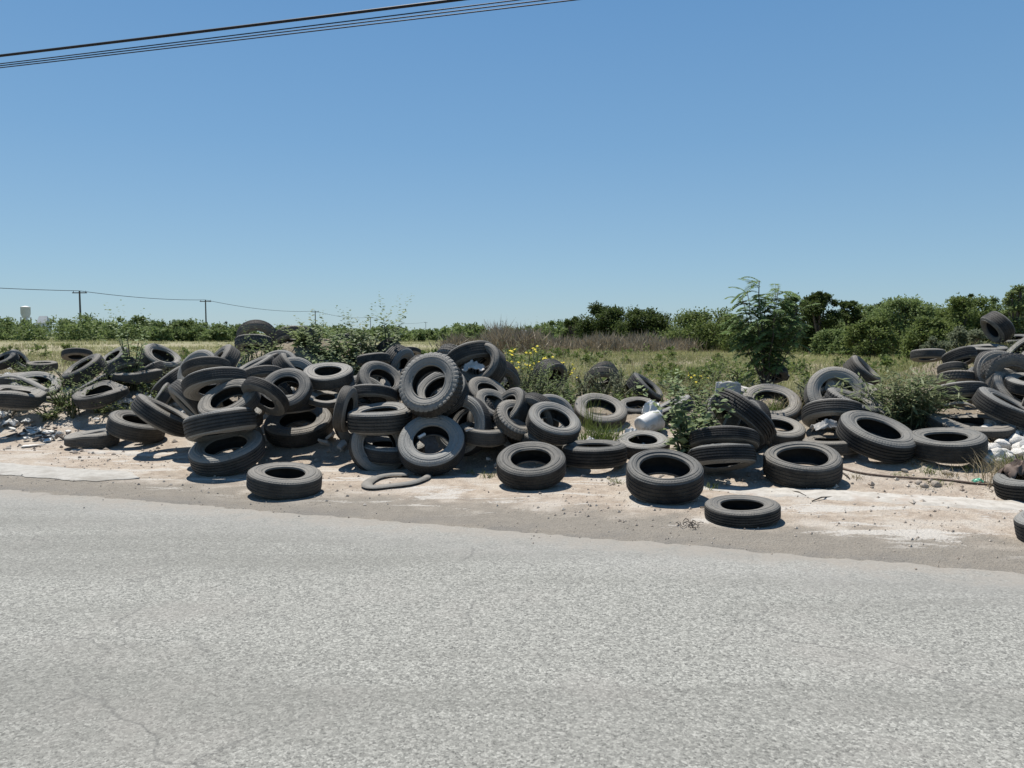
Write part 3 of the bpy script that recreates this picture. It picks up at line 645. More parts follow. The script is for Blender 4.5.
def make_deform(kind, seed):
    rg = random.Random(seed); e = rg.uniform(.005, .035); ph = rg.uniform(0, 6); wv = rg.uniform(0, .10); ph2 = rg.uniform(0, 6); dent = rg.uniform(.0, .06); ph3 = rg.uniform(0, 6)
    def f(th, r, z):
        z0 = z
        if kind in ('crush', 'flat'):
            k = .5 + .5 * math.cos(th - ph)
            if kind == 'crush':
                z = z * (1 - .45 * k) + .18 * math.sin(3 * th + ph2) * (r - .5) + (.35 * k * (1 - r) * (1 if z0 > 0 else .2) * -1)
                rr = r * (1 + .08 * math.cos(2 * (th - ph))) + (.06 * math.sin(5 * th) * (1 - abs(z0)) * .6)
                if z0 > .5: rr -= .22 * max(0, math.cos(th - ph2)) ** 2 * (1.1 - r)
            else:
                z = z * (.78 + .2 * math.cos(2 * th + ph2)) + .13 * math.cos(2 * (th - ph)) * r * .5 + .1 * math.sin(3 * th + ph3)
                rr = r * (1 + .10 * math.cos(2 * (th - ph))) * (1 + .03 * math.sin(5 * th + ph2))
                if abs(z0) > .7: rr += .10 * (r < .8) * math.sin(2 * th + ph3)
        else:
            rr = r * (1 + e * math.cos(2 * (th - ph)))
            dd = max(0, math.cos(th - ph3)) ** 6
            if r < .9: z = z * (1 - dent * 2.2 * dd)
            rr -= dent * .4 * dd * (abs(z0) < .75)
            z += wv * math.cos(2 * (th - ph2)) * r
        return (rr * math.cos(th), rr * math.sin(th), z * HW)
    return f
PROTO = {}
def proto(kind, var):
    key = (kind, var)
    if key in PROTO: return PROTO[key]
    rh = {'rib': .56, 'worn': .53, 'lug': .53, 'wide': .64, 'crush': .52, 'flat': .55}[kind]
    if kind == 'worn' and var == 1: rh = .57
    d = make_deform(kind, hash(kind) % 1 + var * 13 + len(kind) * 7 + ord(kind[0]))
    side, inner = tyre_profile(rh, kind); seg = 96
    tr = [(1 + a, z) for a, z in tread_row('worn' if kind in ('crush', 'flat', 'wide') else kind)]
    lug = None; lugs = None
    if kind == 'lug':
        seg = 152
        def lug(i, k, r, z):
            w = 0 if z > .29 else (1 if z > -.29 else 2)
            return -.032 if (i + w * 2) % 4 < 1 or abs(z) in (.28, .30) else 0
        def lugs(i, k, r, z): return (-.014 if (i % 4 < 1) else .008) * (1 if r > .90 else 0) - (.018 if i % 4 < 1 and .80 < r < .96 else 0)
    neg = [(r, -z) for r, z in side]
    P = dict(tread=ring_mesh('tread', tr, seg, RT_, d, lug),
             side_a=ring_mesh('sidewall', side, seg, RS_, d, lugs, flip=False),
             side_b=ring_mesh('sidewall', neg, seg, RS_, d, lugs, flip=True),
             liner=ring_mesh('inner_liner', inner + [(r, -z) for r, z in inner[::-1][1:]], seg, RI_, d, None, flip=True))
    if kind == 'lug':   # raised shoulder blocks on the sidewall
        for sgn, keyn in ((1, 'side_a'), (-1, 'side_b')):
            pass
    PROTO[key] = P; return P
PENDING = []
for idx, (u, v, a, q, phi, wr, d, kind, dust, label) in enumerate(TYRES):
    rg = random.Random(idx * 31 + 5)
    c, n, Rr, W = tyre_frame(u, v, a, q, phi, wr, d)
    e = thing('tyre', label, 'tyre', c, 'scrap tyres dumped along the roadside')
    rot = n.to_track_quat('Z', 'Y').to_matrix().to_4x4() @ Matrix.Rotation(rg.uniform(0, 6.28), 4, 'Z')
    e.matrix_world = Matrix.Translation(c) @ rot @ Matrix.Diagonal((Rr, Rr, W, 1))
    P = proto(kind, rg.randrange(4)); dv_ = rg.uniform(-.15, .22); tv_ = rg.uniform(.05, 1) ** 1.3
    for nm, key in (('tread', 'tread'), ('sidewall', 'side_a'), ('sidewall', 'side_b'), ('inner_liner', 'liner')):
        o = link(nm, P[key], e); o.color = (max(0, dust + dv_), tv_ + rg.uniform(-.08, .08), 0, 1)

for (x, y, z, nx, ny, nz, Rr, W, kind, dust) in FILL:
    rg = random.Random(int(x * 1000)); n = Vector((nx, ny, nz)); c = Vector((x, y, z)); w_ = 2 if x < -y * .44 and y > 10.5 else (0 if x < 1.3 else 1); e = thing("tyre", FILL_LABEL[w_], "tyre", c, ["tyres buried in the main pile", "tyres buried on the right", "tyres buried on the left bank"][w_])
    e.matrix_world = Matrix.Translation(c) @ n.to_track_quat('Z', 'Y').to_matrix().to_4x4() @ Matrix.Rotation(rg.uniform(0, 6.28), 4, 'Z') @ Matrix.Diagonal((Rr, Rr, W, 1))
    P = proto(kind, rg.randrange(4)); dv_ = rg.uniform(-.15, .22); tv_ = rg.uniform(.05, 1) ** 1.3
    for nm, key in (('tread', 'tread'), ('sidewall', 'side_a'), ('sidewall', 'side_b'), ('inner_liner', 'liner')):
        o = link(nm, P[key], e); o.color = (max(0, dust + dv_), tv_ + rg.uniform(-.08, .08), 0, 1)

# curved strips of torn tyre
def torn_strip(name, label, pts, w, th, dust, mat=RS_):
    "a flat rubber band following points; w across, th thick"
    b = MB(); vs = []; fs = []; pts = [Vector(p) for p in pts]
    for i, p in enumerate(pts):
        t = (pts[min(i + 1, len(pts) - 1)] - pts[max(i - 1, 0)]).normalized(); sd = t.cross(Vector((0, 0, 1))).normalized(); up = sd.cross(t)
        k = .55 + .45 * math.sin(math.pi * min(1, max(0, i / (len(pts) - 1) * .9 + .05)))
        for (x, z) in ((-.5, 0), (-.42, .6), (-.15, 1), (.15, 1), (.42, .6), (.5, 0), (.2, -.3), (-.2, -.3)): vs.append(p + sd * x * w * k + up * z * th)
    n = len(pts)
    for i in range(n - 1):
        for k in range(8): fs.append((i * 8 + k, i * 8 + (k + 1) % 8, i * 8 + 8 + (k + 1) % 8, i * 8 + 8 + k))
    fs.append(tuple(range(8))[::-1]); fs.append(tuple((n - 1) * 8 + k for k in range(8)))
    b.add(vs, fs); o = b.build(name, mat, sharp=50); o.color = (dust, .5, 0, 1); return tag(o, label, 'rubber strip')
def smooth_pts(pts, n=6):
    out = []
    P = [pts[0]] + list(pts) + [pts[-1]]
    for i in range(1, len(P) - 2):
        for k in range(n):
            t = k / n; p0, p1, p2, p3 = P[i - 1], P[i], P[i + 1], P[i + 2]
            out.append(.5 * ((2 * p1) + (p2 - p0) * t + (2 * p0 - 5 * p1 + 4 * p2 - p3) * t * t + (3 * p1 - p0 - 3 * p2 + p3) * t ** 3))
    out.append(P[-2]); return out
def gp(u, v, up=.02): 
    p = ground(u, v); return Vector((p.x, p.y, H(p.x, p.y) + up))
torn_strip('rubber_strip', "curved grey strip of torn tyre on the sand, below the front leaning tyre",
    smooth_pts([gp(408, 477), gp(392, 477), gp(376, 480), gp(367, 486), gp(372, 489.5), gp(390, 488), gp(410, 485.5), gp(424, 481), gp(428, 478)]), .115, .022, .35)
torn_strip('rubber_strip', 'long bent pale strip of rubber running up the dirt bank at the left edge',
    smooth_pts([gp(1, 428, .01), gp(8, 419, .02), gp(14, 411, .05), gp(22, 404, .1), gp(38, 400.5, .05), gp(61, 400, .03), gp(74, 393, .05), gp(90, 388, .08)]), .1, .03, .8)
torn_strip('rubber_strip', 'short torn rubber strip at the left edge under the collapsed tyre',
    smooth_pts([gp(-6, 418, .03), gp(4, 409, .06), gp(16, 404, .05), gp(24, 402, .03)]), .12, .03, .7)
torn_strip('rubber_strip', 'slack dark rubber strip across the collapsed tyre at the left edge',
    smooth_pts([at(-4, 379, 10.9), at(12, 377, 11.0), at(28, 381, 11.0), at(40, 387, 10.8), at(47, 391, 10.6)]), .1, .03, .35)
torn_strip('rubber_strip', 'pale flap of torn rubber hanging inside the collapsed tyre on the right heap',
    smooth_pts([at(944, 406, 8.9), at(955, 403.5, 8.85), at(966, 404, 8.8), at(974, 408, 8.8)]), .09, .02, .8)

# ------------------------------------------------------------------ plants
def stem_path(base, h, lean, rg, n=6, droop=0.0):
    pts = []; d = Vector((lean.x, lean.y, 0)); ph = rg.uniform(0, 6)
    for i in range(n + 1):
        f = i / n; w = Vector((math.sin(ph + f * 4), math.cos(ph + f * 5), 0)) * h * .03 * f
        pts.append(base + Vector((0, 0, h * (f - droop * f * f))) + d * (f ** 1.3) + w)
    return pts
def weed(name, label, base, h, spread, nst, per, L, W, mat, group=None, droop=.1, seed=0, flowers=0, start=.15, cat='weed', angle=.5):
    rg = random.Random(seed); st0 = random.getstate(); random.seed(seed)
    e = thing(name, label, cat, base, group); sb = MB(); fb = MB(); fl = MB()
    for k in range(int(nst * 1.5)):
        an = rg.uniform(0, 6.28); hh = h * rg.uniform(.55, 1) if k else h
        lean = Vector((math.cos(an), math.sin(an), 0)) * spread * rg.uniform(.2, 1)
        pts = stem_path(Vector((rg.gauss(0, spread * .15), rg.gauss(0, spread * .15), -.03)), hh, lean, rg, 6, droop)
        sb.tube(pts, [.008 * (1 - i / 9) + .005 for i in range(7)], 4)
        for j in range(int(per * 1.9)):
            f = start + (1 - start) * (j + rg.random()) / per; i = min(5, int(f * 6)); p = pts[i].lerp(pts[i + 1], f * 6 - i)
            a2 = rg.uniform(0, 6.28); dv = Vector((math.cos(a2), math.sin(a2), rg.uniform(-.5, .8) * angle + .1)); s = rg.uniform(.75, 1.4) * (1.1 - .4 * f)
            nn = (Vector((0, 0, 1)) + G3(.35)).normalized()
            off = dv.normalized() * L * .1 * rg.random()
            fb.leaf(p + off, dv, nn, L * s, W * s)
        if flowers:
            for q in range(flowers):
                p = pts[-1] + Vector((rg.gauss(0, .05), rg.gauss(0, .05), rg.uniform(-.06, .03)))
                nrm = Vector((rg.gauss(0, .5), rg.gauss(-.5, .4), 1)).normalized(); t1 = nrm.orthogonal().normalized(); t2 = nrm.cross(t1); rr = .03
                fl.add([p + (t1 * math.cos(z * .785) + t2 * math.sin(z * .785)) * rr * (1 if z % 2 else .75) for z in range(8)] + [p + nrm * .008], [(z, (z + 1) % 8, 8) for z in range(8)])
    random.setstate(st0)
    sb.build('stem', M['stem'], e, smooth=True); fb.build('foliage', mat, e)
    if flowers: fl.build('flower', M['yellow'], e)
    return e
def tuft(name, label, base, h, spread, n, w, mat, group=None, seed=0, cat='grass tuft', kind=None):
    rg = random.Random(seed); b = MB()
    for k in range(n):
        blade(b, Vector((rg.gauss(0, spread * .35), rg.gauss(0, spread * .35), -.02)), h * rg.uniform(.45, 1), spread * rg.uniform(.2, 1.1), w, rg)
    o = b.build(name, mat); o.location = base; return tag(o, label, cat, group, kind)
def blade(b, p, h, lean, w, rg):
    an = rg.uniform(0, 6.28); d = Vector((math.cos(an), math.sin(an), 0)); sd = Vector((-d.y, d.x, 0)); 
    ta = rg.uniform(0, 3.14); sd = Vector((math.cos(ta), math.sin(ta), 0))
    p1 = p + Vector((0, 0, h * .55)) + d * lean * .3; p2 = p + Vector((0, 0, h * rg.uniform(.85, 1))) + d * lean
    b.add([p - sd * w / 2, p + sd * w / 2, p1 + sd * w * .38, p1 - sd * w * .38, p2], [(0, 1, 2, 3), (3, 2, 4)])

def gnd(u, d, up=0): 
    p = on(u, d); return Vector((p.x, p.y, p.z + up))
def plant_h(vtop, p): # height from base point p to image row vtop in its column
    d = p.y * CP - (p.z - CAMZ) * SP
    return (at(512, vtop, d).z) - p.z
BACKW = 'tall leafy weed in the thicket on the back heap of tyres'
for k, (u, d, vt, sp, ns) in enumerate([(316, 11.4, 324, .16, 4), (334, 11.3, 336, .3, 6), (352, 11.2, 323, .25, 6), (372, 11.3, 327, .28, 6), (389, 11.3, 318, .2, 5), (303, 11.6, 345, .35, 6), (361, 11.0, 345, .35, 7), (325, 10.9, 350, .35, 7)]):
    p = gnd(u, d); weed('leafy_weed', BACKW, p, max(.25, plant_h(vt, p)), sp, int(ns * 1.4), 19, .105, .055, [M['pale'], M['broad'], M['weed']][k % 3], 'tall weeds on the back heap', .1, 100 + k, start=.1)
for k, (u, d, vt, sp) in enumerate([(248, 11.0, 345, .22), (262, 11.0, 343, .25), (240, 11.2, 352, .2), (276, 11.5, 350, .25)]):
    p = gnd(u, d); weed('dark_weed', 'small leaved weed growing over the lower tyre on the back heap', p, max(.2, plant_h(vt, p)), sp, 6, 15, .065, .035, M['weed'], 'weeds over the back heap\'s lower tyre', .1, 150 + k)
SWL = 'grey green weed on the slope right of the main pile'
for k, (u, d, vt, sp) in enumerate([(508, 10.9, 364, .28), (522, 11.0, 360, .3), (536, 11.2, 362, .3), (500, 11.2, 358, .25), (548, 11.4, 372, .3), (566, 11.4, 382, .25), (527, 10.4, 378, .3), (512, 10.3, 384, .25)]):
    p = gnd(u, d); weed('grey_weed', SWL, p, max(.2, plant_h(vt, p)), sp, 8, 20, .06, .032, M['grey'] if k % 2 else M['weed'], 'grey green weeds beside the main pile', .1, 200 + k)
for k, (u, d, vt) in enumerate([(510, 13.2, 344), (522, 13.3, 347), (536, 13.4, 341), (547, 13.2, 352), (566, 13.0, 355), (494, 13.5, 348)]):
    p = gnd(u, d); weed('flowering_weed', 'spindly weed with yellow flowers behind the main pile', p, plant_h(vt, p), .2, 5, 9, .06, .025, M['olive'], 'yellow flowered weeds', .08, 230 + k, flowers=2)
for k, (u, d, vt, sp) in enumerate([(586, 12.0, 370, .25), (603, 11.9, 366, .28), (618, 12.0, 364, .28), (630, 12.1, 372, .22), (611, 11.4, 378, .25)]):
    p = gnd(u, d); weed('grey_weed', 'pale leaved weed growing around the tyre behind the grass tuft', p, max(.2, plant_h(vt, p)), sp, 7, 18, .05, .028, M['grey'], 'pale weeds behind the grass tuft', .1, 260 + k)
p = gnd(688, 8.05); weed('broad_leaved_weed', 'broad leaved pale green weed in front of the stacked pair of tyres', p, plant_h(397, p), .25, 10, 18, .135, .09, M['broad'], None, .15, 300, start=.1)
p = gnd(697, 8.5); weed('broad_leaved_weed', 'taller broad leaved weed behind the pale green one by the leaning ribbed tyre', p, plant_h(384, p), .3, 8, 14, .10, .06, M['weed'], None, .12, 301, start=.2)
p = gnd(132, 12.1); weed('leafy_plant', 'leafy pale plant standing among the tyres on the left bank', p, plant_h(331, p), .25, 8, 16, .10, .06, M['broad'], None, .08, 310)
for k, (u, d, vt, sp) in enumerate([(58, 11.6, 383, .35), (70, 11.3, 380, .35), (108, 11.9, 366, .3), (120, 12.1, 358, .3), (88, 12.0, 378, .3), (150, 11.8, 372, .3), (172, 11.6, 376, .3), (160, 11.1, 388, .25), (38, 12.0, 376, .3)]):
    p = gnd(u, d); weed('low_weed', 'low green weed among the tyres on the left bank', p, max(.14, plant_h(vt, p)), sp, 8, 14, .06, .032, M['olive'] if k % 2 else M['weed'], 'low weeds on the left bank', .2, 320 + k)
for k, (u, d, vt) in enumerate([(700, 14, 366), (716, 14.2, 358), (732, 13.6, 362), (744, 13.4, 360), (690, 13.2, 376)]):
    p = gnd(u, d); weed('low_weed', 'yellow green weed at the edge of the grassy field left of the young tree', p, max(.2, plant_h(vt, p)), .35, 7, 14, .09, .04, M['olive'], 'yellow green weeds by the young tree', .2, 340 + k, flowers=1 if k == 0 else 0)
for k, (u, d, vt, sp) in enumerate([(985, 10.6, 367, .25), (1000, 11.0, 348, .3), (1014, 11.2, 344, .3), (976, 10.4, 376, .25), (934, 11.0, 372, .3)]):
    p = gnd(u, d); weed('grey_weed', 'small pale weed growing between the tyres of the right heap', p, max(.2, plant_h(vt, p)), sp, 7, 16, .05, .03, M['grey'], 'pale weeds on the right heap', .15, 360 + k)
for k, (u, d, h, sp) in enumerate([(572, 10.3, .34, .25), (622, 10.9, .22, .2), (702, 10.3, .42, .3), (716, 9.5, .34, .25), (746, 9.7, .3, .25), (800, 9.9, .34, .3), (560, 11.6, .36, .3), (640, 12.8, .4, .3), (672, 12.6, .35, .3), (690, 11.6, .4, .3), (815, 11.6, .4, .3), (755, 10.9, .35, .3)]):
    weed('low_weed', 'scraggly green weed between the tyres in the middle', gnd(u, d), h, sp, 7, 15, .075, .04, [M['weed'], M['olive'], M['grey']][k % 3], 'scraggly weeds between the middle tyres', .15, 400 + k)
for k, (u, d, h, sp) in enumerate([(20, 11.6, .25, .3), (46, 11.2, .3, .3), (64, 12.4, .3, .3), (100, 11.4, .22, .25), (126, 11.2, .2, .25), (182, 12.2, .3, .3), (206, 12.4, .3, .3), (225, 11.8, .3, .25), (143, 12.6, .35, .3), (30, 13.2, .3, .3)]):
    weed('low_weed', 'low green weed among the tyres on the left bank', gnd(u, d), h, sp, 8, 14, .065, .034, [M['weed'], M['olive'], M['grey']][k % 3], 'low weeds on the left bank', .2, 430 + k)
# narrow leaved bush
p = gnd(903, 9.15)
def narrow_bush(p):
    rg = random.Random(77); random.seed(77); e = thing('narrow_leaved_bush', 'sprawling bush of long narrow leaves above the large tipped tyre', 'bush', p); sb = MB(); fb = MB(); h = plant_h(352, p)
    for k in range(95):
        an = rg.uniform(0, 6.28); sp = rg.uniform(.1, .75); hh = h * rg.uniform(.5, 1.0) * (1 - .35 * sp)
        pts = stem_path(Vector((rg.gauss(0, .14), rg.gauss(0, .1), -.05)), hh * 1.15, Vector((math.cos(an) * sp, math.sin(an) * sp * .7, 0)), rg, 6, .18); sb.tube(pts, [.006, .006, .005, .004, .003, .003, .002], 4)
        for j in range(26):
            f = .15 + .85 * rg.random(); i = min(5, int(f * 6)); q = pts[i].lerp(pts[i + 1], f * 6 - i); a2 = rg.uniform(0, 6.28)
            dv = Vector((math.cos(a2) + .35, math.sin(a2), rg.uniform(-.7, .5)))
            fb.leaf(q, dv, (Vector((0, 0, 1)) + G3(.3)).normalized(), rg.uniform(.10, .2), rg.uniform(.018, .032), .1)
    sb.build('stem', M['stem'], e, smooth=True); fb.build('foliage', M['long'], e)
narrow_bush(p)
# tall green tuft and small tufts
tuft('grass_tuft', 'tall green grass tuft between the leaning tyres in the middle', gnd(601, 8.95), .42, .30, 260, .012, M['grass'], None, 1)
tuft('grass_tuft', 'thin upright grass sprouting beside the green tuft', gnd(590, 9.5), .62, .16, 40, .008, M['grass'], None, 2)
for k, (u, d, h) in enumerate([(918, 8.0, .1), (932, 7.75, .12), (955, 7.6, .13), (968, 7.75, .12), (982, 7.8, .1), (942, 7.4, .07), (928, 7.3, .06), (905, 7.7, .07)]):
    tuft('grass_tuft', 'small dry tuft at the foot of the flat tyre by the white rubble', gnd(u, d), h, .14, 60, .006, M['grass'] if k % 2 else M['dry'], 'small tufts by the white rubble', 10 + k)
for k, (u, d) in enumerate([(619, 7.6), (613, 7.8), (488, 7.9), (495, 8.0), (182, 10.6), (150, 10.8), (115, 10.9), (566, 8.4), (470, 8.1), (650, 8.2), (715, 7.3), (860, 7.6)]):
    tuft('grass_tuft', 'thin dry tuft poking out of the sand beside the tyres', gnd(u, d), random.uniform(.07, .14), .12, 36, .006, M['dry'] if k % 2 else M['grass'], 'thin dry tufts in the sand', 30 + k)
p = gnd(1018, 7.25); tuft('dry_grass_clump', 'dry straw clump standing in the tyre at the right edge', p, .36, .34, 320, .008, M['dry'], None, 60)
tuft('dry_grass_clump', 'greenish arching grass above the white rubble at the right edge', gnd(1016, 7.6), .30, .3, 110, .009, M['grass'], None, 61)
for k, (u, d, h) in enumerate([(772, 9.7, .3), (790, 9.8, .32), (758, 9.7, .25), (800, 10.0, .3)]):
    tuft('dry_grass_clump', 'dry grass growing through the old dusty tyre under the young tree', gnd(u, d), h, .3, 110, .008, M['dry'] if k % 2 else M['grass'], 'dry grass in the old tyre', 70 + k)

# young tree with feathery fronds
def frond_tree(p, h):
    rg = random.Random(5); random.seed(5)
    e = thing('young_tree', 'young tree with feathery fronds growing out of the tyres right of the middle', 'tree', p); tb = MB(); fb = MB()
    tops = [(-.12, 0, 1.0), (-.30, .05, .86), (.30, .1, .90), (.10, -.08, .95), (-.20, -.1, .78), (.42, 0, .80), (.05, .15, .88), (-.32, .1, .70), (.46, .1, .72), (-.20, .15, .93), (.26, .1, .80), (.40, -.15, .62), (.0, -.2, .72), (.18, .1, .92), (-.36, 0, .58)]
    for k, (x, y, f) in enumerate(tops):
        pts = []
        for i in range(9):
            g = i / 8; pts.append(Vector((x * h * .62 * g ** 1.2, y * h * g, h * f * g)) + Vector((rg.gauss(0, .012), rg.gauss(0, .012), 0)) * (i > 0))
        tb.tube(pts, [.018 * (1 - i / 9.5) + .003 for i in range(9)] if k == 0 else [.009 * (1 - i / 9.5) + .003 for i in range(9)], 6)
        nf = 24 if k == 0 else 21
        for j in range(nf):
            g = .34 + .66 * ((j + rg.random()) / nf) ** .75; i = min(7, int(g * 8)); q = pts[i].lerp(pts[i + 1], g * 8 - i)
            an = rg.uniform(0, 6.28); ln = rg.uniform(.20, .36); dv = Vector((math.cos(an), math.sin(an) * .8, rg.uniform(-.1, 1.1)))
            prev = q; axis = []
            for z in range(7):
                axis.append(prev); prev = prev + dv.normalized() * ln / 6; dv.z -= .24 * rg.uniform(.5, 1.3)
            tb.tube(axis, .002, 3, cap=False)
            for z in range(1, 7):
                t = (axis[z] - axis[z - 1]).normalized(); sd = t.cross(Vector((0, 0, 1))).normalized()
                for sg in (-1, 1):
                    for half in (0, .5):
                        o = axis[z] - t * ln / 6 * half
                        fb.leaf(o, t * .55 + sd * sg + Vector((0, 0, -.25)), Vector((0, 0, 1)) + G3(.25), ln * .34 * (1 - abs(z - 3.2) * .13), .031, .1)
    tb.build('trunk', M['wood'], e, smooth=True); fb.build('crown', M['frond'], e)
p = gnd(766, 11.3); frond_tree(p, plant_h(281, p))

# bushes and trees beyond the field
def crown_mesh(b, hw, hd, h, n, leaf, rg, lo=.05, clumps=30, spiky=0.0):
    cl = []
    for k in range(clumps):
        th = rg.uniform(0, 6.28); u = rg.uniform(lo, 1); r = math.sqrt(max(0, 1 - (abs(u - .38) / .66) ** 2.4)) * rg.uniform(.2, 1) ** .7
        cl.append((Vector((math.cos(th) * hw * r, math.sin(th) * hd * r, h * u * .93)), rg.uniform(.2, .38) * min(hw, h) * (.9 if u < .8 else .6)))
    for k in range(n):
        c, r = rg.choice(cl); d = Vector((rg.gauss(0, 1), rg.gauss(0, 1), rg.gauss(0, .8))); L = d.length
        p = c + d / L * r * min(1.35, L * .55) ; 
        if p.z < .03: p.z = .03 + rg.random() * .1
        dv = Vector((rg.gauss(0, 1), rg.gauss(0, 1), rg.gauss(.25, .8))); nn = Vector((rg.gauss(0, .7), rg.gauss(0, .7), 1))
        s = leaf * rg.uniform(.6, 1.3); b.leaf(p, dv, nn, s * 1.35, s * .7, .15)
    return cl
def tree(name, label, u, d, vtop, hwpx, mat, n=4500, leaf=.1, lo=.08, clumps=34, group=None, seed=0, cat='tree', trunk=.06):
    rg = random.Random(seed); p = gnd(u, d); h = plant_h(vtop, p); hw = hwpx * d / F
    e = thing(name, label, cat, p, group); fb = MB(); tb = MB()
    cl = crown_mesh(fb, hw, hw * .85, h, int(n * 2.6), leaf * .86, rg, lo * .5, int(clumps * 1.6))
    for c, r in [q for q in cl if q[0].z > .3 * h][:12]:
        pts = [Vector((rg.gauss(0, .08), rg.gauss(0, .08), -.1))]; m = Vector((c.x * .3, c.y * .3, c.z * .5)); pts += [m, c]
        tb.tube(smooth_pts(pts, 3), [trunk * (1 - i / 7.5) + .008 for i in range(7)], 5)
    tb.build('trunk', M['wood'], e, smooth=True); fb.build('crown', mat, e); return e
D_, O_, GY, FR_ = M['dark'], M['olive'], M['grey'], M['far']
tree('dark_tree', 'dark rounded tree rising highest behind the brown brush near the middle', 604, 58, 304, 28, D_, 6500, .16, .1, 40, None, 1)
tree('dark_tree', 'dark tree right of the rounded one behind the brown brush', 645, 55, 310, 28, D_, 6500, .16, .1, 40, None, 2)
tree('dark_tree', 'small dark tree left of the rounded one behind the brown brush', 572, 62, 318, 12, D_, 1800, .17, .1, 14, None, 3)
tree('olive_bush', 'broad olive bush at the field edge left of the young tree', 706, 44, 312, 42, O_, 6500, .14, .03, 40, None, 4, 'bush')
tree('dark_tree', 'slim dark tree just right of the young tree', 818, 36, 290, 20, D_, 6000, .10, .0, 34, None, 5)
tree('dark_tree', 'dark tree with a pointed top between the slim dark tree and the right thicket', 849, 37, 297, 15, D_, 4800, .10, .0, 28, None, 6)
tree('dark_tree', 'low dark tree half hidden behind the young tree', 797, 38, 293, 22, D_, 5600, .11, .0, 34, None, 7)
tree('green_bush', 'dense green bush with a level top in the right thicket', 905, 34, 297, 34, M['far'], 7500, .11, .03, 44, None, 8, 'bush')
tree('green_bush', 'green bush below the twiggy tops of the right thicket', 962, 31, 297, 32, O_, 7000, .10, .03, 40, None, 9, 'bush')
tree('dark_tree', 'dark twiggy top rising over the right thicket', 965, 36, 290, 9, D_, 1500, .10, .4, 12, None, 10)
tree('green_bush', 'low olive bush at the left foot of the right thicket', 872, 30, 318, 24, O_, 4500, .10, .02, 30, None, 11, 'bush')
tree('green_bush', 'bright olive bush in front of the right thicket, above the leaf covered tyres', 930, 25, 316, 24, O_, 5000, .085, .02, 32, None, 12, 'bush')
tree('grey_bush', 'greyish low bush left of the topmost tyre of the right heap', 966, 22, 324, 20, GY, 4200, .07, .02, 30, None, 13, 'bush')
tree('grey_bush', 'small greyish bush in the field left of the narrow leaved bush', 935, 21, 335, 14, GY, 2600, .065, .02, 20, None, 14, 'bush')
tree('feathery_tree', 'tall feathery tree at the right edge of the photo', 1014, 26, 283, 16, M['weed'], 3000, .08, .1, 40, None, 15)
tree('green_bush', 'tall green bush behind the heap at the right edge', 1024, 29, 303, 34, O_, 6500, .10, .03, 40, None, 16, 'bush')
tree('grey_bush', 'small pale green bush standing before the brown brush', 651, 42, 335, 9, O_, 1300, .11, .02, 14, None, 17, 'bush')
tree('dark_tree', 'dark tree behind the dense level topped bush', 880, 44, 303, 18, D_, 2600, .12, .2, 16, None, 18)
tree('olive_bush', 'low bush joining the broad olive one to the young tree', 745, 40, 325, 20, O_, 3200, .12, .02, 20, None, 19, 'bush')
tree('green_bush', 'tall green tree crown rising at the right edge behind the feathery tree', 1036, 40, 288, 34, FR_, 5000, .13, .0, 36, None, 20, 'bush')
tree('green_bush', 'green crown filling the gap between the dark trees and the dense level topped bush', 868, 42, 304, 22, FR_, 3600, .13, .0, 26, None, 21, 'bush')
tree('green_bush', 'green crown behind the twiggy top of the right thicket', 985, 42, 295, 26, FR_, 3600, .13, .0, 28, None, 22, 'bush')
tree('green_bush', 'low green bush at the foot of the slim dark trees', 832, 33, 330, 20, FR_, 3000, .10, .0, 22, None, 23, 'bush')
# far thicket along the horizon: one mass
def thicket():
    rg = random.Random(3); b = MB()
    prof = [(-160, 318), (-60, 319), (0, 320), (20, 319), (60, 321), (80, 319), (100, 317), (140, 319), (150, 321), (165, 324), (185, 322), (215, 325), (260, 327), (300, 328), (345, 324), (365, 327), (400, 329), (420, 327), (470, 325), (505, 327), (540, 329), (560, 322), (610, 322), (680, 326), (730, 322), (800, 318), (900, 316), (1010, 312), (1100, 310), (1180, 312)]
    for k in range(230):
        u = rg.uniform(-160, 1180); d = rg.uniform(95, 128)
        for (a, va), (c, vc) in zip(prof, prof[1:]):
            if a <= u <= c: vt = va + (vc - va) * (u - a) / (c - a)
        p = gnd(u, d); h = max(1.2, plant_h(vt + rg.uniform(-3, 6), p)); hw = rg.uniform(10, 24) * d / F
        t = MB(); crown_mesh(t, hw, hw, h, 1100, .31, rg, .0, 22)
        b.add([Vector(q) + p for q in t.v], t.f)
    tag(b.build('far_thicket', M['far']), 'dark green thicket of bushes along the horizon', 'thicket', None, 'stuff')
thicket()
def brush():
    rg = random.Random(4); b = MB()
    for k in range(125):
        u = rg.uniform(450, 690); d = rg.uniform(37, 50); p = gnd(u, d); h = rg.uniform(.5, 1.2) * (.75 if u < 470 else (1 if u < 690 else .6)) * max(.25, 1 + 1.3 * noise.noise((u * .045, 1, 1))) 
        for j in range(150):
            an = rg.uniform(0, 6.28); r = rg.uniform(.1, .95); q = p + Vector((rg.gauss(0, .35), rg.gauss(0, .35), rg.uniform(0, .5) * h))
            dv = Vector((math.cos(an) * r, math.sin(an) * r, rg.uniform(.3, 1.3))); b.leaf(q, dv, rnd_dir(), h * rg.uniform(.4, .8), .045, .05)
    tag(b.build('dry_brush', M['twig']), 'grey brown dry brush band in front of the dark trees', 'brush', None, 'stuff')
brush()
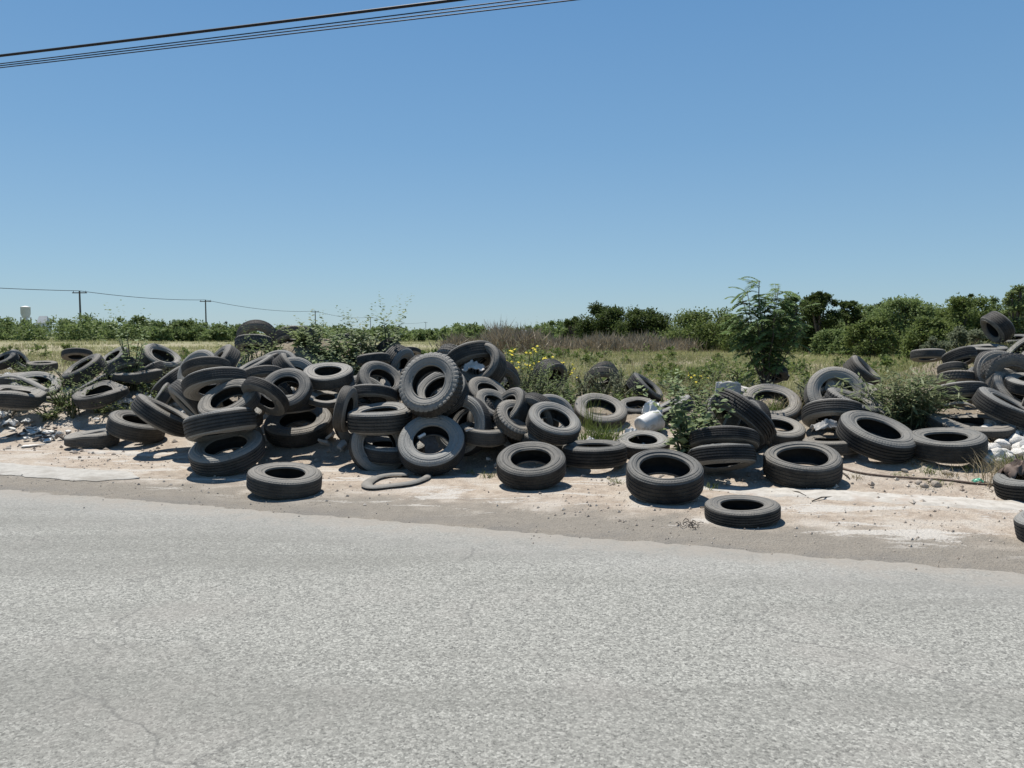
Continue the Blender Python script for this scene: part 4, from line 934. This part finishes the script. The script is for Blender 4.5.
def field_grass():
    rg = random.Random(8); b = MB(); b2 = MB()
    def put(n, y0, y1, dens_h, w, blades):
        for k in range(n):
            y = y0 * (y1 / y0) ** rg.random(); x = rg.uniform(-.8, .8) * y; s = s_of(x, y)
            if s < 6.2: continue
            m = noise.noise((x * .09, y * .09, 0)) + .5 * noise.noise((x * .35, y * .35, 3)) + (.32 * sm(-.15, .15, x / y) - .06)
            if m < rg.uniform(-.25, .25): continue
            if y < 17 and rg.random() < .35: continue
            p = Vector((x, y, H(x, y, False))); h = dens_h * rg.uniform(.5, 1.25) * (.7 + .6 * max(0, m))
            for j in range(blades):
                blade(b, p + Vector((rg.gauss(0, .06 + y * .002), rg.gauss(0, .06 + y * .002), 0)), h, h * .7, w * (1 + y * .03), rg)
    put(9000, 11, 22, .16, .007, 6); put(15000, 20, 50, .26, .008, 6); put(9000, 45, 100, .35, .011, 5)
    tag(b.build('field_grass', M['field']), 'yellow green grass of the open field', 'grass', None, 'stuff')
field_grass()

def scrub():
    rg = random.Random(18); b = MB()
    for k in range(230):
        y = 13 * (44 / 13) ** rg.random(); x = rg.uniform(-.75, .75) * y
        if s_of(x, y) < 7.5 or (x < -.2 * y and rg.random() < .6): continue
        p = Vector((x, y, H(x, y, False))); h = rg.uniform(.18, .5); w = h * rg.uniform(.7, 1.4); c = MB(); crown_mesh(c, w, w, h, 130, .06 + y * .0016, rg, 0, 7); b.add([Vector(q) + p for q in c.v], c.f)
    tag(b.build('low_scrub', M['olive']), 'low scrub dotted through the grassy field', 'scrub', None, 'stuff')
    d = MB()
    for k in range(2600):
        y = 12 * (50 / 12) ** rg.random(); x = rg.uniform(-.8, .8) * y
        if s_of(x, y) < 6.5: continue
        if noise.noise((x * .12, y * .12, 9)) < rg.uniform(-.2, .3): continue
        p = Vector((x, y, H(x, y, False)))
        for j in range(4): blade(d, p + Vector((rg.gauss(0, .1), rg.gauss(0, .1), 0)), rg.uniform(.25, .62), .15, .006 * (1 + y * .03), rg)
    tag(d.build('dry_stalks', M['dry']), 'dry stalks standing in the grassy field', 'stalks', None, 'stuff')
scrub()

crumple_later = []
# ------------------------------------------------------------------ rubble and litter
def rock_mesh(name, seed, mat, sub=2):
    import bmesh
    bm = bmesh.new(); bmesh.ops.create_icosphere(bm, subdivisions=sub, radius=1); rg = random.Random(seed); o = Vector((rg.uniform(0, 50), rg.uniform(0, 50), 0))
    for v in bm.verts:
        c = v.co.copy(); k = 1 + .35 * noise.noise(c * 1.1 + o) + .15 * noise.noise(c * 3 + o)
        for nn in range(4):
            pn = Vector((math.cos(nn * 2.1 + seed), math.sin(nn * 1.7 + seed), math.sin(nn * 3.3))).normalized(); h = c.dot(pn) * k
            if h > .62: k -= (h - .62) * .8
        v.co = c * k
    me = bpy.data.meshes.new(name); bm.to_mesh(me); bm.free(); me.materials.append(mat); me.polygons.foreach_set('use_smooth', [True] * len(me.polygons)); me.set_sharp_from_angle(angle=R_(38)); return me
ROCK = [rock_mesh('rubble', k, M['chalk']) for k in range(5)]; STONE = [rock_mesh('stone', k + 9, M['stone']) for k in range(4)]
def chunk(name, me, p, s, label, cat, group, rg):
    o = link(name, me); o.location = p; o.scale = (s * rg.uniform(.8, 1.4), s * rg.uniform(.7, 1.2), s * rg.uniform(.5, .9)); o.rotation_euler = (rg.uniform(-.4, .4), rg.uniform(-.4, .4), rg.uniform(0, 6)); return tag(o, label, cat, group)
rg = random.Random(21)
for k in range(80):
    u = rg.uniform(980, 1055); v = rg.uniform(425, 466); p = ground(u, v); s = rg.uniform(.045, .12); p.z += s * .4 + max(0, 452 - v) * .002 
    chunk('rubble_chunk', ROCK[k % 5], p, s, 'white rubble chunk in the heap beside the flat tyre at the right edge', 'rubble', 'white rubble chunks on the right', rg)
for k in range(26):
    u = rg.uniform(280, 345); v = rg.uniform(349, 376); d = rg.uniform(10.4, 11.3); p = gnd(u, d); s = rg.uniform(.05, .11); p.z += s * .5
    chunk('rubble_chunk', ROCK[k % 5], p, s, 'pale rubble chunk under the tall weeds of the back heap', 'rubble', 'pale rubble on the back heap', rg)
for k in range(34):
    u = rg.uniform(118, 185); v = rg.uniform(382, 412); p = ground(u, v); s = rg.uniform(.02, .055); p.z += s * .3
    chunk('rubble_chunk', ROCK[k % 5], p, s, 'small rubble chunk on the bank left of the main pile', 'rubble', 'small rubble on the left bank', rg)
def flat_scrap(name, p, sx, sy, th, mat, label, cat, group, rg, tilt=.25):
    b = MB(); n = rg.randrange(4, 7); top = []
    for i in range(n):
        a = 6.283 * (i + rg.uniform(-.3, .3)) / n; top.append(Vector((math.cos(a) * sx * rg.uniform(.6, 1), math.sin(a) * sy * rg.uniform(.6, 1), 0)))
    b.add([q + Vector((0, 0, th + rg.uniform(0, th))) for q in top] + top, [tuple(range(n))] + [(i, n + i, n + (i + 1) % n, (i + 1) % n) for i in range(n)] + [tuple(range(2 * n - 1, n - 1, -1))])
    o = b.build(name, mat); o.location = p; o.rotation_euler = (rg.gauss(0, tilt), rg.gauss(0, tilt), rg.uniform(0, 6)); return tag(o, label, cat, group)
rg = random.Random(22)
for k in range(46):
    u = min(68, max(12, rg.gauss(40, 14))); v = rg.uniform(429, 442); p = ground(u, v); p.z += .015 + .02 * rg.random()
    flat_scrap('tile_scrap', p, rg.uniform(.03, .10), rg.uniform(.03, .08), .012, M['scrap'] if k % 3 else M['flake'], 'broken scrap in the heap left of the crushed tyre', 'scrap', 'broken scraps on the left', rg, .35)
p = ground(31, 447); p.z += .012; flat_scrap('cardboard_sheet', p, .18, .12, .008, M['chalk'], 'pale flat sheet lying in front of the broken scraps on the left', 'cardboard', None, rg, .03)
p = ground(92, 441); p.z += .03; flat_scrap('paper_scrap', p, .12, .05, .008, M['white'], 'white paper scrap at the foot of the crushed tyre', 'paper', None, rg, .1)
p = ground(141, 444); p.z += .02; flat_scrap('concrete_scrap', p, .15, .07, .03, M['conc'], 'pale slab piece under the open tyre at the pile left tip', 'slab piece', None, rg, .1)
for k, (u, v) in enumerate([(5, 366), (14, 368), (24, 370), (8, 373), (28, 367), (30, 374), (4, 410), (12, 416), (6, 420), (104, 355), (112, 353), (18, 372)]):
    p = gnd(u, 11.6 if v > 380 else 12.6, .05)
    chunk('rubble_chunk', ROCK[k % 5], p, rg.uniform(.05, .1), 'pale lump of litter among the tyres at the left edge', 'litter', 'pale litter at the left edge', rg)
for k, (u, d, w) in enumerate([(330, 9.35, .16), (341, 9.1, .14), (322, 9.2, .12), (488, 8.5, .07), (498, 8.3, .05), (575, 8.6, .06)]):
    p = gnd(u, d, .06); flat_scrap('paper_scrap', p, w, w * .6, .02, M['conc'], 'grey crumpled scrap wedged between tyres of the main pile', 'scrap', 'crumpled scraps in the main pile', rg, .4)

rg = random.Random(23)
for k in range(30):
    u = rg.uniform(-5, 40) if k < 18 else rg.uniform(95, 185); v = rg.choice([365, 370, 376, 403, 410, 418, 424]) + rg.uniform(-4, 4); p = gp(u, v, .03)
    crumple_later.append((p, rg.uniform(.04, .10), k))
# white bucket lying on its side, with white sheet pieces
def bucket(p):
    e = thing('white_bucket', 'white plastic bucket tipped over between tyres right of the grass tuft', 'bucket', p); b = MB()
    prof = [(.0, 0), (.115, 0), (.12, .02), (.135, .24), (.145, .25), (.145, .27), (.136, .275), (.128, .265), (.112, .03), (0, .02)]
    seg = 28; vs = [(r * math.cos(6.283 * i / seg), r * math.sin(6.283 * i / seg), z) for i in range(seg) for r, z in prof]; K = len(prof)
    fs = [(i * K + k, ((i + 1) % seg) * K + k, ((i + 1) % seg) * K + k + 1, i * K + k + 1) for i in range(seg) for k in range(K - 1)]
    b.add(vs, fs); b.build('bucket_body', M['white'], e, smooth=True)
    h = MB(); h.tube([Vector((.148 * math.cos(a), .05 + .14 * math.sin(a) * .3, .25 - .14 * math.sin(a))) for a in [k * math.pi / 10 for k in range(11)]], .004, 5); h.build('handle', M['steel'], e, smooth=True)
    e.rotation_euler = (R_(-12), R_(72), R_(15)); return e
bucket(gnd(641, 9.35, .12))
def crumple(name, label, cat, p, sx, sy, sz, mat, seed, group=None):
    b = MB(); N = 14; vs = []; fs = []
    for i in range(N + 1):
        for j in range(N + 1):
            x, y = i / N * 2 - 1, j / N * 2 - 1; d = max(0, 1 - (x * x + y * y) * .55)
            vs.append((x * sx + .25 * sx * noise.noise((x * 2, y * 2, seed)), y * sy + .25 * sy * noise.noise((x * 2, y * 2, seed + 5)), sz * (d + .7 * noise.noise((x * 2.3, y * 2.3, seed + 9)) + .3 * abs(noise.noise((x * 5, y * 5, seed + 3))))))
    for i in range(N):
        for j in range(N): fs.append((i * (N + 1) + j, (i + 1) * (N + 1) + j, (i + 1) * (N + 1) + j + 1, i * (N + 1) + j + 1))
    b.add(vs, fs); o = b.build(name, mat, sharp=40); so = o.modifiers.new('thick', 'SOLIDIFY'); so.thickness = .006; o.location = p; return tag(o, label, cat, group)
crumple('plastic_sheet', 'large white plastic sheet draped behind the tipped bucket', 'plastic sheet', gnd(653, 9.5, .17), .12, .10, .17, M['white'], 3)
crumple('plastic_sheet', 'small white plastic scrap below the tipped bucket', 'plastic sheet', gnd(632, 9.1, .10), .08, .06, .09, M['white'], 8)
crumple('plastic_sheet', 'white scrap lying just behind the bulging tyre', 'plastic sheet', gnd(591, 8.75, .14), .05, .05, .06, M['white'], 12)
for p, sz, k in crumple_later: crumple('litter_scrap', 'pale crumpled scrap of litter on the left bank', 'litter', p, sz, sz * .7, sz * .7, M['white'] if k % 3 else M['chalk'], 50 + k, 'pale litter scraps on the left bank')
rg = random.Random(24)
for k in range(16):
    u = rg.uniform(500, 975); p = gnd(u, rg.uniform(8.2, 9.6), .03); sz = rg.uniform(.03, .07); crumple('litter_scrap', 'small pale scrap of litter on the ground between the tyres', 'litter', p, sz, sz * .7, sz * .7, M['white'] if k % 2 else M['chalk'], 90 + k, 'small litter scraps between the tyres')
# broken concrete block behind the leaning tyre
b = MB(); b.box((0, 0, .1), (.28, .22, .24), Matrix.Rotation(.3, 3, 'Z') @ Matrix.Rotation(.12, 3, 'Y'), .03, .02); b.box((.2, .05, .06), (.14, .16, .15), Matrix.Rotation(-.4, 3, 'Z'), .03, .03)
o = b.build('concrete_block', M['conc']); o.location = gnd(728, 10.2, .16); tag(o, 'broken pale concrete block behind the leaning ribbed tyre', 'concrete block')
# things in the tyre holes
b = MB(); b.tube([at(418.5, 437.5, 8.25), at(425, 434, 8.3)], .018, 6); tag(b.build('white_stick', M['white']), 'short white stick inside the leaning tyre in front', 'stick')
b = MB(); b.tube([at(466, 431, 8.2), at(473, 428.5, 8.28)], .009, 6); tag(b.build('white_stick', M['conc']), 'thin pale stick across the dark standing tyre behind the front one', 'stick')
crumple('plastic_sheet', 'pale rubbish stuffed in the tyre on the pile right shoulder', 'rubbish', at(474, 371, 9.5), .13, .10, .09, M['conc'], 22)
crumple('plastic_sheet', 'grey crumpled rubbish inside the standing round tyre', 'rubbish', at(835, 394, 9.75), .16, .12, .2, M['conc'], 25)
crumple('plastic_sheet', 'pale broken lining lying under the ribbed arched tyre', 'rubbish', gnd(829, 8.6, .2), .16, .07, .09, M['conc'], 28)
crumple('leaf_litter', 'brown sand filling the hole of the thick lone tyre', 'sand', gnd(533, 7.55, .05), .16, .15, .07, M['stone'], 31)
crumple('cloth_rag', 'brown rag tucked in the tyre at the right edge', 'rag', gnd(1022, 7.0, .16), .13, .10, .12, M['hose'], 35)
# hose, green scrap, sticks
b = MB(); b.tube(smooth_pts([gp(838, 468, .012), gp(860, 474, .014), (gp(885, 477, .012)), gp(915, 479.5, .014), gp(945, 481, .012), gp(975, 484.5, .012), gp(1003, 487, .012)]), .011, 6)
tag(b.build('hose', M['hose'], smooth=True), 'thin brown hose lying along the sand behind the kerb on the right', 'hose')
crumple('plastic_scrap', 'small green plastic scrap beside the brown hose', 'plastic scrap', gp(978, 483, .01), .05, .03, .03, M['green'], 41)
for k, (pa, lab) in enumerate([(((842, 473), (850, 480)), 'dark short stick beside the wide low profile tyre'), (((858, 421), (872, 417)), None), (((700, 508), (712, 512)), 'thin twig at the left of the thin tyre nearest the road'), (((792, 492), (806, 497)), 'thin twig on the sand right of the thin tyre'), (((812, 502), (832, 498)), 'pale twig on the sand beyond the thin tyre'), (((1000, 478), (1012, 488)), 'dark twig by the tyre at the right edge')]):
    if not lab: continue
    b = MB(); p0, p1 = gp(*pa[0], .008), gp(*pa[1], .012); m = (p0 + p1) / 2 + Vector((0, .015, .012)); b.tube([p0, m, p1], [.006, .007, .004], 5); tag(b.build('twig', M['wood'], smooth=True), lab, 'twig')
rg = random.Random(31)
for k in range(26):
    p = gp(rg.gauss(690, 6), rg.gauss(525.5, 2.2), .006); d = Vector((rg.uniform(-1, 1), rg.uniform(-1, 1), rg.uniform(.1, .5))).normalized() * rg.uniform(.02, .06)
    b = MB(); b.tube([p, p + d * .5 + Vector((0, 0, .006)), p + d], .0035, 4); tag(b.build('twig', M['flake' if k % 2 else 'wood']), 'dry twig in the small heap on the road edge left of the thin tyre', 'twig', 'small twig heap on the road edge')
for k, (u, v, s) in enumerate([(918, 484, .045), (935, 486, .06), (924, 487, .05), (80, 458, .03), (82, 461, .02), (948, 474, .05), (598, 462, .06), (588, 464, .05), (604, 465, .05), (596, 468, .035), (377, 462, .06), (392, 463, .05), (660, 500, .02), (852, 484, .02), (872, 488, .02), (905, 472, .035), (1004, 470, .05), (540, 494, .02), (300, 497, .012), (215, 477, .02)]):
    p = ground(u, v); p.z += s * .25; chunk('stone', STONE[k % 4], p, s, 'loose stone on the sand between the tyres and the road', 'stone', 'loose stones on the verge', rg)
for k, (u, v) in enumerate([(28, 533), (110, 537), (213, 592), (245, 584), (283, 587), (345, 540), (405, 604), (411, 599), (641, 594), (757, 558), (754, 636), (744, 636), (879, 675), (1014, 678), (610, 571), (645, 555), (446, 582), (735, 640), (920, 626), (608, 605)]):
    p = gp(u, v, .006); flat_scrap('road_flake', p, rg.uniform(.012, .03), rg.uniform(.006, .014), .005, M['flake'], 'small dark flake lying on the grey road', 'flake', 'dark flakes on the road', rg, .1)
# gravel, chips and straw on the verge: nobody could count it
def gravel():
    rg = random.Random(12); b = MB(); b2 = MB()
    for k in range(13000):
        s = rg.uniform(.5, 6.5) if k % 4 else (rg.uniform(1.0, 3.4) if k % 8 else rg.gauss(.3, .3)); t = rg.uniform(-9.5, 9); x, y = xy(s, t)
        if y < 3.5 or abs(x) > y * .8: continue
        if noise.noise((x * .8, y * .8, 20)) < rg.uniform(-.5, .35): continue
        z = H(x, y) if s > .06 else max(H(x, y), 0.0); r = (.004 + .016 * rg.random() ** 3.5) * (.6 if s < .5 else 1) + (.034 * rg.random() ** 6 if s > 1.9 else 0); P = []
        for q in ((1, 0, 0), (-.5, .8, 0), (-.5, -.8, 0), (0, 0, 1), (0, 0, -1)):
            P.append(Vector((x, y, z + r * .3)) + Vector((q[0] * r * rg.uniform(.6, 1.4), q[1] * r * rg.uniform(.6, 1.4), q[2] * r * rg.uniform(.5, .9))))
        b.add(P, [(0, 1, 3), (1, 2, 3), (2, 0, 3), (1, 0, 4), (2, 1, 4), (0, 2, 4)])
    tag(b.build('gravel', m_leaf('gravel_bits', (.26, .21, .17), (.58, .52, .44), 0.0, .9)), 'scattered gravel on the sandy verge', 'gravel', None, 'stuff')
    for k in range(9000):
        s = rg.uniform(2.6, 8.0); t = rg.uniform(-10, 10); x, y = xy(s, t)
        if abs(x) > y * .8 or noise.noise((x * .7, y * .7, 40)) < rg.uniform(-.45, .3): continue
        p = Vector((x, y, H(x, y) + .006)); an = rg.uniform(0, 6.28); d = Vector((math.cos(an), math.sin(an), rg.uniform(-.05, .5))); b2.leaf(p, d, Vector((rg.gauss(0, .4), rg.gauss(0, .4), 1)), rg.uniform(.03, .12), rg.uniform(.004, .014), .1)
    tag(b2.build('straw_litter', M['dry']), 'dry straw and leaf litter under the tyres', 'litter', None, 'stuff')
gravel()

# ------------------------------------------------------------------ poles, wires, tower, far buildings
POLES = [(82, 291, 137), (207, 300, 176), (316, 311, 262), (371, 317, 360), (426, 322, 520)]
tops = []
for k, (u, vt, d) in enumerate(POLES):
    p = gnd(u, d); h = plant_h(vt, p); b = MB(); ths = .20 if k < 3 else .17
    e = thing('utility_pole', ['nearest and tallest utility pole, left, over the far thicket', 'second utility pole, above the left end of the tyre pile', 'third utility pole, behind the two arches on the back heap', 'fourth, small utility pole behind the tall weeds', 'fifth and farthest utility pole near the horizon'][k], 'utility pole', p, 'poles along the far power line')
    b.tube([(0, 0, -.2), (0, 0, h)], [ths, ths * .7], 8); b.build('pole', M['pole'], e)
    c = MB(); c.box((0, 0, h - .35), (2.6 if k < 4 else 2.2, .16, .18), None, .02); ca = c.build('crossarm', M['pole'], e)
    for x in (-1.1, 0, 1.1):
        i = MB(); i.tube([(x, 0, h - .255), (x, 0, h + .02)], [.07, .045], 6); i.build('insulator', M['steel'], ca)
    tops.append(p + Vector((0, 0, h)))
for k, (u, d, vt, lab) in enumerate([(181.5, 210, 322, 'short thin post over the thicket between the first two utility poles'), (227, 260, 321, 'thin post over the thicket right of the second utility pole')]):
    p = gnd(u, d); h = plant_h(vt, p); b = MB(); b.tube([(0, 0, -.2), (0, 0, h)], [.16, .13], 6); b.box((0, 0, h - .5), (.9, .2, .5), None, .02); o = b.build('thin_post', M['pole']); o.location = p; tag(o, lab, 'post')
def wire(pts, r, label, sag=0.0, n=16):
    b = MB(); P = []
    for a, c in zip(pts, pts[1:]):
        for i in range(n):
            f = i / n; P.append(a.lerp(c, f) - Vector((0, 0, sag * (c - a).length * 4 * f * (1 - f))))
    P.append(pts[-1]); b.tube(P, r, 5); return tag(b.build('wire', M['cable'], smooth=True), label, 'wire', None)
left = tops[0] + (tops[0] - tops[1]).normalized() * 75; left.z = tops[0].z + .6
wire([left] + tops, .05, 'thin wire sagging from pole to pole over the far thicket', .012)
def overhead(u0, v0, u1, v1, z, r, label, dz=0):
    def hit(u, v): q = ray(u, v); return CAM + q * ((z - CAMZ) / q.z)
    a, c = hit(u0, v0), hit(u1, v1); d = (c - a); A = a - d * 1.6; C = c + d * 1.2; P = []
    for i in range(61):
        f = i / 60; q = A.lerp(C, f); q.z += .35 * ((f - .5) ** 2 - .02); P.append(q)
    b = MB(); b.tube(P, r, 7)
    return b, label
for args in ((0, 55.5, 458, 0, 7.0, .026, 'thick black overhead cable, uppermost across the top left sky'), (0, 63.5, 520, 0, 6.85, .010, 'thin overhead wire just under the thick cable at the top left'),
             (0, 65.5, 548, 0, 6.78, .010, 'middle one of the thin overhead wires at the top left'), (0, 67.5, 577, 0, 6.7, .010, 'lowest thin overhead wire at the top left')):
    b, lab = overhead(*args); tag(b.build('overhead_cable', M['cable'], smooth=True), lab, 'cable')
# water tower
p = gnd(27.5, 300); vt = plant_h(306, p); k = 300 / F
e = thing('water_tower', 'white cylindrical water tower on legs at the left horizon', 'water tower', p); b = MB()
hb = plant_h(318, p); b.tube([(0, 0, hb), (0, 0, hb + .35 * (vt - hb)), (0, 0, vt - .5), (0, 0, vt - .4), (0, 0, vt)], [3.4 * k * .9, 4.4 * k, 4.4 * k, 4.5 * k, .8 * k], 24); b.build('tank', M['tank'], e, sharp=30)
for sx in (-1, 1):
    for sy in (-1, 1): l = MB(); l.tube([(sx * 3.6 * k, sy * 3.6 * k, -.3), (sx * 3.0 * k, sy * 3.0 * k, hb + .3)], .28, 6); l.build('leg', M['tank'], e)
c = MB(); c.tube([(0, 0, -.3), (0, 0, hb + .2)], .5, 8); c.build('riser_pipe', M['tank'], e)
def house(name, label, u, d, vb, vt, wpx, rfrac=.35):
    p = gnd(u, d); h = plant_h(vt, p); w = wpx * d / F; e = thing(name, label, 'building', p)
    b = MB(); b.box((0, 0, h * (1 - rfrac) / 2 - .1), (w, w * .7, h * (1 - rfrac) + .2), None, 0); b.build('wall', M['wall'], e)
    r = MB(); z0 = h * (1 - rfrac) + .003; hw, hd = w * .54, w * .4
    r.add([(-hw, -hd, z0), (hw, -hd, z0), (hw, hd, z0), (-hw, hd, z0), (-hw * .75, 0, h), (hw * .75, 0, h)], [(0, 1, 5, 4), (2, 3, 4, 5), (1, 2, 5), (3, 0, 4), (3, 2, 1, 0)]); r.build('roof', M['roof'], e)
    for x in (-.27, .2):
        q = MB(); q.box((x * w, -w * .35 - .03, h * .5), (w * .14, .05, h * .16), None, 0); q.build('window', M['window'], e)
house('white_building', 'low white building right of the water tower above the thicket', 45, 300, 320, 316, 10)
house('white_building', 'tiny white building above the brown brush right of the main pile', 524, 75, 335, 330, 7)
house('white_building', 'small white roofed building between the two dark trees', 638, 75, 330, 322.5, 7)

# ------------------------------------------------------------------ light, sky, camera
L = Vector((-.18, .33, .92)).normalized()
sun = bpy.data.lights.new('sun', 'SUN'); sun.energy = 4.4; sun.angle = R_(.5); sun.color = (1, .955, .89)
so = bpy.data.objects.new('sun', sun); col.objects.link(so); so.rotation_euler = L.to_track_quat('Z', 'Y').to_euler(); so.location = (0, 0, 30)
w = bpy.data.worlds.new('World'); scene.world = w; w.use_nodes = True
nt = w.node_tree; sk = nt.nodes.new('ShaderNodeTexSky'); sk.sky_type = 'NISHITA'; sk.sun_disc = False
sk.sun_elevation = math.asin(L.z); sk.sun_rotation = math.atan2(L.x, L.y); sk.air_density = 1.0; sk.dust_density = .1; sk.ozone_density = 3.0; sk.altitude = 0
bg = nt.nodes['Background']; mx = nt.nodes.new('ShaderNodeMix'); mx.data_type = 'RGBA'; mx.blend_type = 'MULTIPLY'; mx.inputs[0].default_value = 1; mx.inputs[7].default_value = (.86, .98, 1.10, 1)
nt.links.new(sk.outputs[0], mx.inputs[6]); tc = nt.nodes.new('ShaderNodeTexCoord'); sx = nt.nodes.new('ShaderNodeSeparateXYZ'); nt.links.new(tc.outputs['Generated'], sx.inputs[0])
rp = nt.nodes.new('ShaderNodeValToRGB'); nt.links.new(sx.outputs['Z'], rp.inputs[0]); el = rp.color_ramp.elements
for pp in (.08, .23, .42): el.new(pp)
for k, (pp, cc) in enumerate(((0, (3.35, 4.85, 5.9)), (.08, (2.75, 4.5, 6.0)), (.23, (1.8, 3.65, 5.75)), (.42, (1.12, 2.85, 5.35)), (1, (.6, 1.6, 3.7)))): el[k].position = pp; el[k].color = (*[q / 10 for q in cc], 1)
sc_ = nt.nodes.new('ShaderNodeVectorMath'); sc_.operation = 'SCALE'; sc_.inputs['Scale'].default_value = 10; nt.links.new(rp.outputs[0], sc_.inputs[0])
m2 = nt.nodes.new('ShaderNodeMix'); m2.data_type = 'RGBA'; m2.inputs[0].default_value = .7; nt.links.new(mx.outputs[2], m2.inputs[6]); nt.links.new(sc_.outputs[0], m2.inputs[7]); nt.links.new(m2.outputs[2], bg.inputs[0]); bg.inputs[1].default_value = .067
cam = bpy.data.cameras.new('camera'); cam.sensor_width = 36; cam.lens = 36 * F / 1024; cam.clip_end = 9000; cam.clip_start = .05
co = bpy.data.objects.new('camera', cam); col.objects.link(co); co.location = CAM; co.rotation_euler = (math.pi / 2 - PITCH, 0, 0); scene.camera = co
vs = scene.view_settings; vs.view_transform = 'Standard'; vs.look = 'None'; vs.exposure = .62; vs.gamma = 1; vs.use_curve_mapping = False
scene.cycles.max_bounces = 6; scene.cycles.diffuse_bounces = 3; scene.cycles.transmission_bounces = 3
